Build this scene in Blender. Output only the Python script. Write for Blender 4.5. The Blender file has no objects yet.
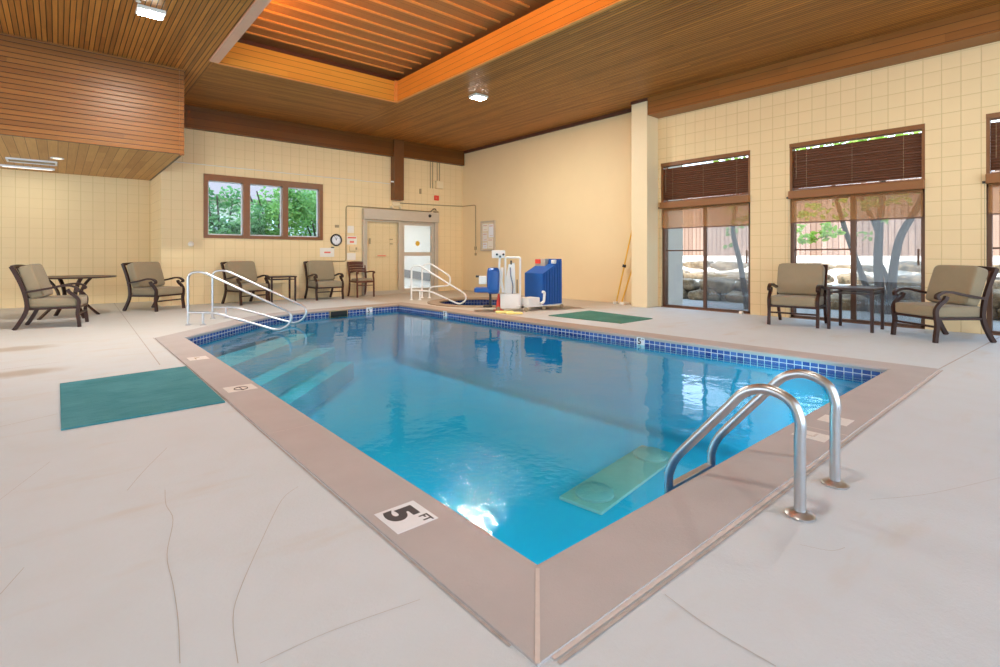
import bpy, bmesh, math, random
from mathutils import Vector, Matrix, noise
from mathutils.geometry import tessellate_polygon
random.seed(7)
C = bpy.context.scene.collection
PI = math.pi
R = math.radians

# ------------------------------------------------------------------ mesh builder
class MB:
    def __init__(s):
        s.v, s.f, s.uv = [], [], []
    def add(s, vs, fs, uvs=None):
        o = len(s.v)
        s.v += [tuple(p) for p in vs]
        for i, f in enumerate(fs):
            s.f.append([o + k for k in f])
            s.uv.append(uvs[i] if uvs else None)
        return s
    def box(s, x0, x1, y0, y1, z0, z1, m=None, b=0.0):
        if b > 0:
            bm = bmesh.new()
            bmesh.ops.create_cube(bm, size=1)
            for v in bm.verts:
                v.co = Vector(((x0+x1)/2 + v.co.x*(x1-x0), (y0+y1)/2 + v.co.y*(y1-y0), (z0+z1)/2 + v.co.z*(z1-z0)))
            bmesh.ops.bevel(bm, geom=list(bm.edges), offset=b, segments=2, affect='EDGES', profile=.6)
            bm.verts.index_update()
            vs = [v.co.copy() for v in bm.verts]; fs = [[v.index for v in f.verts] for f in bm.faces]
            bm.free()
        else:
            vs = [Vector(p) for p in ((x0,y0,z0),(x1,y0,z0),(x1,y1,z0),(x0,y1,z0),(x0,y0,z1),(x1,y0,z1),(x1,y1,z1),(x0,y1,z1))]
            fs = [(3,2,1,0),(4,5,6,7),(0,1,5,4),(1,2,6,5),(2,3,7,6),(3,0,4,7)]
        if m is not None: vs = [m @ v for v in vs]
        return s.add(vs, fs)
    def tube(s, path, r, n=10, closed=False, caps=True):
        P = [Vector(p) for p in path]; N = len(P)
        rr = r if isinstance(r, (list, tuple)) else [r]*N
        T = []
        for i in range(N):
            a = P[(i-1) % N] if (closed or i > 0) else P[i]
            b = P[(i+1) % N] if (closed or i < N-1) else P[i]
            T.append((b-a).normalized())
        u = T[0].orthogonal().normalized()
        vs = []
        for i in range(N):
            if i:
                q = T[i-1].rotation_difference(T[i]); u = q @ u
            u = (u - T[i]*u.dot(T[i])).normalized()
            w = T[i].cross(u)
            for k in range(n):
                a = 2*PI*k/n
                vs.append(P[i] + (u*math.cos(a) + w*math.sin(a))*rr[i])
        fs = []
        for i in range(N if closed else N-1):
            for k in range(n):
                a, b = i*n+k, i*n+(k+1) % n
                j = ((i+1) % N)*n
                fs.append((a, b, j+(k+1) % n, j+k))
        if not closed and caps:
            fs.append(tuple(range(n-1, -1, -1))); fs.append(tuple((N-1)*n+k for k in range(n)))
        return s.add(vs, fs)
    def bar(s, path, w, h, side):           # rectangular section swept along a path; w along side, h across it
        P = [Vector(p) for p in path]; N = len(P); S = Vector(side).normalized(); vs = []
        ww = w if isinstance(w, (list, tuple)) else [w]*N
        hh = h if isinstance(h, (list, tuple)) else [h]*N
        for i in range(N):
            t = (P[min(i+1, N-1)] - P[max(i-1, 0)]).normalized()
            sd = (S - t*S.dot(t)).normalized(); n = sd.cross(t)
            for a, b in ((-1,-1),(1,-1),(1,1),(-1,1)):
                vs.append(P[i] + sd*(a*ww[i]/2) + n*(b*hh[i]/2))
        fs = [(3,2,1,0), tuple((N-1)*4+k for k in range(4))]
        for i in range(N-1):
            for k in range(4):
                fs.append((i*4+k, i*4+(k+1) % 4, i*4+4+(k+1) % 4, i*4+4+k))
        return s.add(vs, fs)
    def lathe(s, prof, n=24, m=None, caps=True):        # prof [(r,z)]
        vs, fs = [], []
        for r, z in prof:
            for k in range(n):
                a = 2*PI*k/n
                vs.append(Vector((r*math.cos(a), r*math.sin(a), z)))
        for i in range(len(prof)-1):
            for k in range(n):
                fs.append((i*n+k, i*n+(k+1) % n, (i+1)*n+(k+1) % n, (i+1)*n+k))
        if caps and prof[0][0] > 0: fs.append(tuple(range(n-1, -1, -1)))
        if caps and prof[-1][0] > 0: fs.append(tuple((len(prof)-1)*n+k for k in range(n)))
        if m is not None: vs = [m @ v for v in vs]
        return s.add(vs, fs)
    def prism(s, poly, ax, a, b, m=None):    # polygon (2D) extruded along axis ax from a to b
        def P(p, t): return Vector({'x': (t, p[0], p[1]), 'y': (p[0], t, p[1]), 'z': (p[0], p[1], t)}[ax])
        n = len(poly)
        vs = [P(p, a) for p in poly] + [P(p, b) for p in poly]
        fs = [tuple(range(n-1, -1, -1)), tuple(range(n, 2*n))] + [(i, (i+1) % n, n+(i+1) % n, n+i) for i in range(n)]
        if m is not None: vs = [m @ v for v in vs]
        return s.add(vs, fs)
    def ellipsoid(s, c, rad, e=1.0, nu=24, nv=14, m=None):    # superellipsoid; e<1 is boxier
        def pw(x): return math.copysign(abs(x)**e, x)
        vs, fs = [], []
        for j in range(nv+1):
            v = -PI/2 + PI*j/nv
            for i in range(nu):
                u = 2*PI*i/nu
                vs.append(Vector(c) + Vector((rad[0]*pw(math.cos(v))*pw(math.cos(u)), rad[1]*pw(math.cos(v))*pw(math.sin(u)), rad[2]*pw(math.sin(v)))))
        for j in range(nv):
            for i in range(nu):
                fs.append((j*nu+i, j*nu+(i+1) % nu, (j+1)*nu+(i+1) % nu, (j+1)*nu+i))
        if m is not None: vs = [m @ v for v in vs]
        return s.add(vs, fs)
    def build(s, name, mat, parent=None, smooth=False, loc=None, fix=True):
        me = bpy.data.meshes.new(name)
        me.from_pydata([tuple(v) for v in s.v], [], s.f)
        if any(u is not None for u in s.uv):
            l = me.uv_layers.new(name='UVMap')
            for p, u in zip(me.polygons, s.uv):
                if u:
                    for k, li in enumerate(p.loop_indices): l.data[li].uv = u[k]
        if fix:
            bm = bmesh.new(); bm.from_mesh(me)
            bmesh.ops.remove_doubles(bm, verts=bm.verts, dist=1e-5)
            bmesh.ops.recalc_face_normals(bm, faces=bm.faces)
            bm.to_mesh(me); bm.free()
        for m in (mat if isinstance(mat, (list, tuple)) else [mat]): me.materials.append(m)
        if smooth:
            for p in me.polygons: p.use_smooth = True
            try: me.set_sharp_from_angle(angle=R(42))
            except Exception: pass
        o = bpy.data.objects.new(name, me); C.objects.link(o)
        if parent: o.parent = parent
        if loc: o.location = loc
        return o

def spline(pts, n=6, closed=False):
    P = [Vector(p) for p in pts]; out = []; N = len(P)
    for i in range(N if closed else N-1):
        if closed: a, b, c, d = P[i-1], P[i], P[(i+1) % N], P[(i+2) % N]
        else: a, b, c, d = P[max(i-1, 0)], P[i], P[i+1], P[min(i+2, N-1)]
        for k in range(n):
            t = k/n
            out.append(.5*((2*b) + (c-a)*t + (2*a-5*b+4*c-d)*t*t + (3*b-a-3*c+d)*t**3))
    if not closed: out.append(P[-1])
    return out
def fillet(pts, r, n=6):                   # round the corners of a polyline
    P = [Vector(p) for p in pts]; out = [P[0]]
    for i in range(1, len(P)-1):
        a, b, c = P[i-1], P[i], P[i+1]
        u, w = (a-b), (c-b); k = min(r, u.length*.49, w.length*.49)
        p, q = b+u.normalized()*k, b+w.normalized()*k
        for j in range(n+1):
            t = j/n; out.append(p*(1-t)**2 + b*2*t*(1-t) + q*t*t)
    out.append(P[-1]); return out

def tag(o, label, cat, group=None, kind=None):
    o['label'] = label; o['category'] = cat
    if group: o['group'] = group
    if kind: o['kind'] = kind
    return o
def thing(name, loc, label, cat, group=None, rz=0, kind=None):
    o = bpy.data.objects.new(name, None); C.objects.link(o)
    o.location = loc; o.rotation_euler = (0, 0, rz); o.empty_display_size = .1
    return tag(o, label, cat, group, kind)
def struct(o, label, cat):
    return tag(o, label, cat, kind='structure')
def dup(root, loc, rz, label, group=None):
    r = root.copy(); C.objects.link(r); r.location = loc; r.rotation_euler = (0, 0, rz); r['label'] = label
    if group: r['group'] = group
    def kids(a, b):
        for ch in list(a.children):
            c = ch.copy(); C.objects.link(c); c.parent = b
            kids(ch, c)
    kids(root, r)
    return r

# ------------------------------------------------------------------ materials
class NT:
    def __init__(s, name):
        s.m = bpy.data.materials.new(name); s.m.use_nodes = True
        s.t = s.m.node_tree; s.n = s.t.nodes; s.l = s.t.links
        s.b = s.n['Principled BSDF']; s.out = s.n['Material Output']
    def node(s, typ, **k):
        n = s.n.new(typ)
        for a, b in k.items():
            if a.startswith('i_'): n.inputs[a[2:].replace('_', ' ')].default_value = b
            else: setattr(n, a, b)
        return n
    def link(s, a, b): s.l.new(a, b)
    def math(s, op, a, b=None, c=None):
        n = s.n.new('ShaderNodeMath'); n.operation = op
        for i, x in enumerate((a, b, c)):
            if x is None: continue
            if isinstance(x, (int, float)): n.inputs[i].default_value = x
            else: s.link(x, n.inputs[i])
        return n.outputs[0]
    def mix(s, f, a, b):
        n = s.n.new('ShaderNodeMix'); n.data_type = 'RGBA'
        for i, x in ((0, f), (6, a), (7, b)):
            if isinstance(x, (int, float)): n.inputs[i].default_value = x
            elif isinstance(x, tuple): n.inputs[i].default_value = x if len(x) == 4 else x+(1,)
            else: s.link(x, n.inputs[i])
        return n.outputs[2]
    def pos(s, kind='Object'):
        return s.n.new('ShaderNodeTexCoord').outputs[kind]
    def xyz(s, v):
        n = s.n.new('ShaderNodeSeparateXYZ'); s.link(v, n.inputs[0]); return n.outputs
    def noise(s, scale, vec=None, detail=4, rough=.55, sc=None):
        n = s.n.new('ShaderNodeTexNoise'); n.inputs['Scale'].default_value = scale
        n.inputs['Detail'].default_value = detail; n.inputs['Roughness'].default_value = rough
        v = vec if vec is not None else s.pos()
        if sc:
            mp = s.n.new('ShaderNodeMapping'); mp.inputs['Scale'].default_value = sc
            s.link(v, mp.inputs[0]); v = mp.outputs[0]
        s.link(v, n.inputs['Vector']); return n.outputs[0]
    def ramp(s, f, a, b):
        n = s.n.new('ShaderNodeMapRange'); n.inputs['From Min'].default_value = a; n.inputs['From Max'].default_value = b
        n.interpolation_type = 'SMOOTHSTEP'
        s.link(f, n.inputs['Value']); return n.outputs[0]
    def bump(s, h, strength=.2, dist=.01):
        n = s.n.new('ShaderNodeBump'); n.inputs['Strength'].default_value = strength; n.inputs['Distance'].default_value = dist
        s.link(h, n.inputs['Height']); s.link(n.outputs[0], s.b.inputs['Normal']); return n
    def col(s, x):
        if isinstance(x, tuple): s.b.inputs['Base Color'].default_value = x+(1,)
        else: s.link(x, s.b.inputs['Base Color'])
        return s
    def set(s, **k):
        for a, b in k.items(): s.b.inputs[a.replace('_', ' ')].default_value = b
        return s

def plain(name, c, rough=.5, metal=0., var=.12, nscale=12, bump=0., spec=.5):
    t = NT(name); n = t.noise(nscale)
    d = tuple(max(0, x*(1-var)) for x in c); u = tuple(min(1, x*(1+var)) for x in c)
    t.col(t.mix(n, d, u)).set(Roughness=rough, Metallic=metal)
    t.b.inputs['Specular IOR Level'].default_value = spec
    if bump: t.bump(t.noise(nscale*8), bump, .004)
    return t.m

def boards(name, c1, c2, across, along, w, groove=.1, rough=.42, z_cross=False, dark=(.03,.014,.006)):
    """wood boards laid side by side: 'across' is the axis index that counts boards"""
    t = NT(name); p = t.pos(); x = t.xyz(p)
    q = t.math('MULTIPLY', x[across], 1/w)
    fl = t.math('FLOOR', q); fr = t.math('FRACT', q)
    edge = t.math('MINIMUM', fr, t.math('SUBTRACT', 1.0, fr))
    gr = t.math('LESS_THAN', edge, groove/2)
    wn = t.node('ShaderNodeTexWhiteNoise', noise_dimensions='2D')
    cb = t.node('ShaderNodeCombineXYZ'); t.link(fl, cb.inputs[0])
    seg = t.math('FLOOR', t.math('ADD', t.math('MULTIPLY', x[along], .31), t.math('MULTIPLY', fl, .37)))
    t.link(seg, cb.inputs[1]); t.link(cb.outputs[0], wn.inputs['Vector'])
    sc = [22., 22., 22.]; sc[along] = .9
    g = t.noise(1.6, p, 5, .6, tuple(sc))
    big = t.noise(.9, p, 2)
    f = t.math('ADD', t.math('MULTIPLY', wn.outputs[0], .5), t.math('MULTIPLY', t.math('SUBTRACT', g, .25), .8))
    c = t.mix(f, c1, c2)
    c = t.mix(t.math('MULTIPLY', big, .3), c, tuple(v*.5 for v in c1))
    t.col(t.mix(gr, c, dark)).set(Roughness=rough); t.b.inputs['Specular IOR Level'].default_value = .3
    t.bump(t.ramp(edge, 0, groove), .5, .006)
    return t.m

def blocks(name, c, ax, p=.213, line=.022, jc=.80):
    """painted square-scored concrete block; ax = horizontal axis index"""
    t = NT(name); pos = t.pos(); x = t.xyz(pos)
    def edge(v, off):
        fr = t.math('FRACT', t.math('MULTIPLY', t.math('ADD', v, off), 1/p))
        return t.math('MINIMUM', fr, t.math('SUBTRACT', 1.0, fr))
    eh, ez = edge(x[ax], .04), edge(x[2], .02)
    e = t.math('MINIMUM', eh, ez)
    j = t.math('MAXIMUM', t.math('LESS_THAN', eh, line), t.math('MULTIPLY', t.math('LESS_THAN', ez, line), .45 if ax == 0 else .9))
    n = t.noise(1.1, pos, 4); n2 = t.noise(60, pos, 3)
    base = t.mix(n, tuple(v*.93 for v in c), tuple(min(1, v*1.05) for v in c))
    t.col(t.mix(t.math('MULTIPLY', j, t.math('ADD', .55, n)), base, tuple(v*k for v, k in zip(c, (jc, jc*.97, jc*.86))))).set(Roughness=.55)
    t.b.inputs['Specular IOR Level'].default_value = .35
    h = t.math('ADD', t.ramp(e, 0, .06), t.math('MULTIPLY', n2, .25))
    t.bump(h, .35, .006)
    return t.m

M = {}
WALL = (.83, .65, .375)
M['block_x'] = blocks('painted_block_x', WALL, 0)
M['block_y'] = blocks('painted_block_y', WALL, 1)
M['plaster'] = plain('painted_plaster', (.78, .61, .36), .6, var=.05, nscale=1.2, bump=.08)
M['column'] = plain('column_paint', (.82, .68, .44), .5, var=.03, nscale=3)
M['ceil_y'] = boards('ceiling_boards_lengthwise', (.21, .070, .013), (.66, .265, .050), 0, 1, .062, .17)
M['ceil_x'] = boards('ceiling_boards_crosswise', (.21, .070, .013), (.66, .265, .050), 1, 0, .062, .17)
M['soffit_front'] = boards('soffit_front_boards', (.18, .066, .014), (.32, .132, .030), 2, 0, .078, .14, .38, dark=(.05,.017,.005))
M['soffit_under'] = boards('soffit_underside_boards', (.40, .20, .065), (.70, .42, .16), 0, 1, .13, .05, .5, dark=(.16,.08,.025))
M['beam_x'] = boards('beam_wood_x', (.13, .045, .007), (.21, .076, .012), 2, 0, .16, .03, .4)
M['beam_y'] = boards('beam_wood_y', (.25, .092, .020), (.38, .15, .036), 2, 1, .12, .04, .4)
M['post_wood'] = plain('post_wood', (.15, .055, .012), .4, var=.25, nscale=6)
M['well_x'] = boards('light_well_wood_x', (.70, .30, .04), (.82, .40, .06), 2, 0, .11, .05, .38)
M['well_y'] = boards('light_well_wood_y', (.70, .24, .03), (.80, .31, .05), 2, 1, .11, .04, .38)
M['well_top'] = boards('light_well_ceiling', (.40, .16, .05), (.48, .20, .06), 1, 0, .35, .01, .5)
M['batten'] = plain('batten_wood', (.72, .30, .07), .4, var=.15)
M['pink_trim'] = plain('pale_trim', (.62, .36, .25), .5, var=.06)
M['win_wood'] = plain('window_frame_wood', (.20, .075, .018), .4, var=.2, nscale=8)
M['dark_line'] = plain('dark_shadow_gap_trim', (.10, .03, .012), .6)
M['metal_brown'] = plain('bronze_painted_metal', (.040, .016, .011), .38, 0, var=.25, nscale=20, spec=.35)
M['dining_wood'] = plain('dark_red_wood', (.11, .030, .014), .35, var=.3, nscale=14)
M['chrome'] = plain('brushed_steel', (.56, .575, .595), .33, 1., var=.1, nscale=30)
M['white_pipe'] = plain('white_powder_coat', (.84, .83, .80), .35, var=.03)
M['white_plastic'] = plain('white_plastic', (.80, .79, .75), .4, var=.05)
M['alu'] = plain('aluminium_frame', (.56, .49, .40), .4, .3, var=.06)
M['bronze_frame'] = plain('bronze_door_frame', (.12, .06, .035), .4, .3, var=.1)
M['black'] = plain('black_plastic', (.015, .015, .017), .4)
M['ink'] = plain('dark_ink', (.045, .042, .05), .6, var=.2)
M['red'] = plain('red_plastic', (.75, .05, .03), .45)
M['red_ink'] = plain('red_ink', (.80, .16, .10), .6)
M['yellow'] = plain('yellow_pole', (.80, .46, .04), .4)
M['yellow_mat'] = plain('yellow_foam', (.86, .74, .25), .8)
M['faded_red'] = plain('faded_red_print', (.62, .38, .30), .7)
M['paper'] = plain('white_paper', (.80, .76, .68), .7, var=.04)
M['sticker'] = plain('white_sticker', (.78, .81, .86), .4, var=.04)
M['sticker_worn'] = plain('worn_sticker', (.74, .71, .68), .5, var=.12, nscale=30)
M['blue_rib'] = plain('blue_moulded_plastic', (.006, .088, .36), .38, var=.12)
M['conduit'] = plain('painted_conduit', (.36, .27, .15), .5)
M['caulk'] = plain('pale_joint_filler', (.62, .555, .52), .8, nscale=25, var=.15)
M['crack'] = plain('hairline_crack', (.44, .42, .39), .9)
M['coping_joint'] = plain('coping_joint', (.43, .39, .37), .9, nscale=20, var=.4)
M['board_cork'] = plain('notice_back', (.70, .60, .42), .8)

def fabric(name, c):
    t = NT(name); p = t.pos()
    w = t.noise(240, p, 2); n = t.noise(5, p, 4)
    t.col(t.mix(t.math('ADD', t.math('MULTIPLY', w, .5), t.math('MULTIPLY', n, .5)), tuple(v*.74 for v in c), tuple(v*1.2 for v in c))).set(Roughness=.9)
    t.b.inputs['Sheen Weight'].default_value = .2
    t.bump(t.math('ADD', w, t.math('MULTIPLY', t.noise(9, p, 3), 2.2)), .35, .006)
    return t.m
M['cushion'] = fabric('taupe_cushion_fabric', (.30, .245, .155))
def mat_rug(name, c):
    t = NT(name); p = t.pos()
    a = t.noise(90, p, 2); b = t.noise(2.2, p, 5); s = t.noise(7, p, 4, .6, (1, 6, 1))
    f = t.math('ADD', t.math('MULTIPLY', b, .6), t.math('MULTIPLY', s, .45))
    t.col(t.mix(t.ramp(f, .3, .75), tuple(v*.8 for v in c), (c[0]*2+.03, c[1]*1.25, c[2]*1.25))).set(Roughness=.95)
    t.bump(a, .6, .006); return t.m
M['green_mat'] = mat_rug('green_ribbed_mat', (.018, .235, .29))
M['dark_green_mat'] = mat_rug('dark_green_ribbed_mat', (.02, .185, .14))

def deck():
    t = NT('painted_concrete_deck'); p = t.pos(); x = t.xyz(p)
    a = t.noise(.55, p, 5, .6); b = t.noise(4, p, 5); f = t.noise(55, p, 4, .7); st = t.noise(.9, p, 4, .6, (1, 3.2, 1))
    base = t.mix(a, (.555, .61, .655), (.64, .698, .75))
    base = t.mix(t.math('MULTIPLY', t.ramp(b, .4, .75), .18), base, (.54, .53, .51))
    base = t.mix(t.math('MULTIPLY', t.ramp(st, .56, .74), .3), base, (.52, .42, .31))
    # worn brown coating round the spa
    d = t.math('ADD', t.ramp(t.math('ADD', x[1], t.math('MULTIPLY', a, 2.4)), 6.9, 8.9), 0)
    e = t.ramp(t.math('ADD', x[0], t.math('MULTIPLY', b, .5)), 5.7, 6.2)
    base = t.mix(t.math('MULTIPLY', t.math('MULTIPLY', d, e), .8), base, (.42, .315, .215))
    base = t.mix(t.math('MULTIPLY', t.ramp(t.math('ADD', x[1], t.math('MULTIPLY', b, 3)), 5.5, 12), .4), base, (.60, .52, .42))  # warm light on the far deck painted in as tan, broken up by noise
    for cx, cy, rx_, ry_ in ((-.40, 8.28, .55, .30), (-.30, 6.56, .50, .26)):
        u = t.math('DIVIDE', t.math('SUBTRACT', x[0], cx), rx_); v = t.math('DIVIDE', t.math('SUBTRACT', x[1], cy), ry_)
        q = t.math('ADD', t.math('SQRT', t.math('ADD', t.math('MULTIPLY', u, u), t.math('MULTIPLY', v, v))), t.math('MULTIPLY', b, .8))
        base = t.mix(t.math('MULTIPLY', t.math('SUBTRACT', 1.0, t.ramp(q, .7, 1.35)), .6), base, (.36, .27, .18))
    t.col(base).set(Roughness=.62); t.b.inputs['Specular IOR Level'].default_value = .3
    t.bump(f, .45, .006); return t.m
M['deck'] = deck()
def coping_m():
    t = NT('coping_stone_paint'); p = t.pos(); x = t.xyz(p)
    n = t.noise(3, p, 5); f = t.noise(70, p, 4, .7); s = t.noise(1.2, p, 3)
    c = t.mix(n, (.405, .37, .365), (.515, .485, .485))
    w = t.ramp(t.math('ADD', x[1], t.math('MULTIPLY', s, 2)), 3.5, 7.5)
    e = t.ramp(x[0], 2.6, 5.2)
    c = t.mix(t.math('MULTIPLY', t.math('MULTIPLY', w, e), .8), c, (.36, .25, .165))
    t.col(c).set(Roughness=.7); t.b.inputs['Specular IOR Level'].default_value = .25
    t.bump(f, .4, .005); return t.m
M['coping'] = coping_m()
M['spa_coping'] = plain('brown_spa_coping', (.34, .235, .15), .7, var=.15, nscale=5, bump=.2)
def tile(name, c1, c2, p=.077, groutc=(.62, .66, .70)):
    t = NT(name); uv = t.pos('UV'); x = t.xyz(uv)
    u = t.math('MULTIPLY', x[0], 1/p); v = t.math('MULTIPLY', x[1], 1/p)
    def ed(q):
        fr = t.math('FRACT', q); return t.math('MINIMUM', fr, t.math('SUBTRACT', 1.0, fr))
    e = t.math('MINIMUM', ed(u), ed(v)); g = t.math('LESS_THAN', e, .05)
    wn = t.node('ShaderNodeTexWhiteNoise', noise_dimensions='2D'); cb = t.node('ShaderNodeCombineXYZ')
    t.link(t.math('FLOOR', u), cb.inputs[0]); t.link(t.math('FLOOR', v), cb.inputs[1]); t.link(cb.outputs[0], wn.inputs['Vector'])
    t.col(t.mix(g, t.mix(wn.outputs[0], c1, c2), groutc)).set(Roughness=.15)
    t.bump(t.ramp(e, 0, .1), .3, .003); return t.m
M['tile'] = tile('blue_waterline_tile', (.010, .045, .24), (.05, .13, .42))
M['spa_tile'] = tile('dark_blue_spa_tile', (.008, .02, .11), (.02, .05, .2), .077, (.2, .22, .3))
def plaster_pool():
    t = NT('pool_plaster'); p = t.pos(); n = t.noise(1.4, p, 4)
    t.col(t.mix(n, (.006, .45, .70), (.012, .53, .78))).set(Roughness=.8)
    return t.m
M['pool'] = plaster_pool()
M['step'] = plain('pool_step_plaster', (.03, .57, .75), .8, var=.06, nscale=3)
M['spa_floor'] = plain('spa_plaster', (.06, .16, .3), .8)
M['drain'] = plain('drain_plate', (.62, .47, .40), .7, var=.1, nscale=9)
M['drain_cover'] = plain('drain_cover', (.48, .40, .36), .6, var=.1)
def water():
    t = NT('pool_water'); t.n.remove(t.b)
    p = t.pos(); x = t.xyz(p)
    a = t.noise(2.6, p, 3, .5, (1, 1, 1)); b = t.noise(17, p, 3, .6)
    dx = t.math('SUBTRACT', x[0], 1.75); dy = t.math('SUBTRACT', x[1], 2.25)
    d = t.math('SQRT', t.math('ADD', t.math('MULTIPLY', dx, dx), t.math('MULTIPLY', dy, dy)))
    jet = t.math('SUBTRACT', 1.0, t.ramp(d, .1, .75))
    dx2 = t.math('SUBTRACT', x[0], 1.9); dy2 = t.math('SUBTRACT', x[1], 5.0)
    d2 = t.math('SQRT', t.math('ADD', t.math('MULTIPLY', dx2, dx2), t.math('MULTIPLY', dy2, dy2)))
    jet2 = t.math('MULTIPLY', t.math('SUBTRACT', 1.0, t.ramp(d2, .2, 2.4)), .25)
    h = t.math('ADD', t.math('MULTIPLY', a, .55), t.math('MULTIPLY', b, t.math('ADD', .035, t.math('MULTIPLY', t.math('ADD', jet, jet2), .85))))
    bp = t.node('ShaderNodeBump'); bp.inputs['Strength'].default_value = .5; bp.inputs['Distance'].default_value = .022
    t.link(h, bp.inputs['Height'])
    fr = t.node('ShaderNodeFresnel'); fr.inputs['IOR'].default_value = 1.33; t.link(bp.outputs[0], fr.inputs['Normal'])
    gl = t.node('ShaderNodeBsdfGlossy'); gl.inputs['Roughness'].default_value = .015; t.link(bp.outputs[0], gl.inputs['Normal'])
    tr = t.node('ShaderNodeBsdfTransparent'); tr.inputs[0].default_value = (.27, .87, .97, 1)
    mx = t.node('ShaderNodeMixShader'); t.link(fr.outputs[0], mx.inputs[0]); t.link(tr.outputs[0], mx.inputs[1]); t.link(gl.outputs[0], mx.inputs[2])
    t.link(mx.outputs[0], t.out.inputs[0]); return t.m
M['water'] = water()
def glass(name, tint=(.95, .97, .96), refl=1.0):
    t = NT(name); t.n.remove(t.b)
    fr = t.node('ShaderNodeFresnel'); fr.inputs['IOR'].default_value = 1.45
    gl = t.node('ShaderNodeBsdfGlossy'); gl.inputs['Roughness'].default_value = .01
    n = t.noise(.7, t.pos(), 1); tc = t.mix(n, tint, tuple(min(1, v*1.02) for v in tint))
    tr = t.node('ShaderNodeBsdfTransparent'); t.link(tc, tr.inputs[0])
    mx = t.node('ShaderNodeMixShader'); t.link(t.math('MULTIPLY', fr.outputs[0], refl), mx.inputs[0]); t.link(tr.outputs[0], mx.inputs[1]); t.link(gl.outputs[0], mx.inputs[2])
    t.link(mx.outputs[0], t.out.inputs[0]); return t.m
M['glass'] = glass('window_glass', (.96, .97, .965), .6)
M['leaf_glass'] = glass('door_leaf_glass', (.99, .99, .985), .25)
M['far_glass'] = glass('far_window_glass', (.90, .97, .97), .2)
def screen(name, c, f):
    t = NT(name); t.n.remove(t.b)
    d = t.node('ShaderNodeBsdfDiffuse'); n = t.noise(6, t.pos(), 3, .5, (1, 6, 1)); t.link(t.mix(n, tuple(v*.85 for v in c), c), d.inputs[0])
    tl = t.node('ShaderNodeBsdfTranslucent'); tl.inputs[0].default_value = c+(1,)
    ad = t.node('ShaderNodeMixShader'); ad.inputs[0].default_value = .5; t.link(d.outputs[0], ad.inputs[1]); t.link(tl.outputs[0], ad.inputs[2])
    tr = t.node('ShaderNodeBsdfTransparent')
    mx = t.node('ShaderNodeMixShader'); mx.inputs[0].default_value = f; t.link(tr.outputs[0], mx.inputs[1]); t.link(ad.outputs[0], mx.inputs[2])
    t.link(mx.outputs[0], t.out.inputs[0]); return t.m
M['shade_mesh'] = screen('woven_solar_mesh', (.66, .34, .14), .44)
M['insect_screen'] = screen('insect_screen', (.20, .20, .205), .27)
M['blind'] = plain('dark_wood_slat', (.15, .055, .024), .42, var=.2, nscale=5)
M['valance'] = plain('valance_wood', (.25, .098, .024), .42, var=.12, nscale=4)
def emit(name, c, s):
    t = NT(name); t.col((.8, .8, .8)); t.b.inputs['Emission Color'].default_value = c+(1,); t.b.inputs['Emission Strength'].default_value = s
    n = t.noise(2); t.link(t.math('ADD', t.math('MULTIPLY', n, .2), .3), t.b.inputs['Roughness']); return t.m
M['lamp'] = emit('lamp_lens', (1, .95, .86), 60.)
M['added_pool_lens'] = emit('added_pool_lamp_lens', (.85, .97, 1), 8.)
M['cfl'] = emit('hall_tube', (1, .98, .94), 3.)
def rock_m():
    t = NT('tan_rock'); p = t.pos(); a = t.noise(5, p, 6, .65); b = t.noise(18, p, 5, .7)
    c = t.mix(t.ramp(a, .35, .65), (.14, .10, .068), (.32, .235, .15))
    t.col(t.mix(t.math('MULTIPLY', t.ramp(b, .5, .75), .6), c, (.42, .36, .28))).set(Roughness=.95)
    t.bump(t.math('ADD', a, t.math('MULTIPLY', b, .5)), 1.0, .05); return t.m
M['bark'] = plain('grey_bark', (.06, .045, .037), .9, var=.35, nscale=10, bump=.6)
M['rock'] = rock_m()
M['gravel'] = plain('gravel', (.22, .21, .20), .95, var=.7, nscale=30, bump=.8)
M['terrace'] = plain('pale_gravel', (.74, .66, .57), .95, var=.15, nscale=5, bump=.4)
M['fence'] = boards('fence_boards', (.22, .135, .10), (.40, .27, .21), 1, 2, .15, .17, .8, dark=(.12, .06, .04))
M['lawn'] = plain('lawn', (.12, .2, .06), .95, var=.5, nscale=10)
M['stucco'] = plain('white_stucco', (.46, .42, .37), .85, var=.05, nscale=15, bump=.3)
M['house_wall'] = plain('house_wall', (.42, .38, .34), .8)
M['hall_wall'] = plain('hall_white', (.82, .82, .80), .6, var=.03)
M['hall_grey'] = plain('hall_grey', (.26, .26, .27), .6)
M['roof_tile'] = plain('roof_shingle', (.20, .15, .155), .9, var=.25, nscale=15)
def leafm(name, a, b):
    t = NT(name); n = t.noise(1.4, t.pos(), 3)
    t.col(t.mix(n, a, b)).set(Roughness=.6)
    t.b.inputs['Transmission Weight'].default_value = 0
    tl = t.node('ShaderNodeBsdfTranslucent'); t.link(t.mix(n, a, tuple(min(1, v*1.4) for v in b)), tl.inputs[0])
    mx = t.node('ShaderNodeMixShader'); mx.inputs[0].default_value = .35
    t.link(t.b.outputs[0], mx.inputs[1]); t.link(tl.outputs[0], mx.inputs[2]); t.link(mx.outputs[0], t.out.inputs[0]); return t.m
M['leaf'] = leafm('green_leaf', (.10, .22, .07), (.22, .40, .12))
M['leaf_dark'] = leafm('dark_leaf', (.05, .14, .06), (.14, .30, .10))
M['leaf_lime'] = leafm('lime_leaf', (.26, .44, .06), (.42, .60, .12))

# ------------------------------------------------------------------ room shell
XR, YF, YR, ZC = 9.8, 13.2, 14.8, 4.415
XL, YB, XREC, YS = -6.0, -5.0, 1.69, 10.6
SKX0, SKX1, SKY0, SKY1 = 2.08, 5.5, 2.2, 9.78

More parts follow.
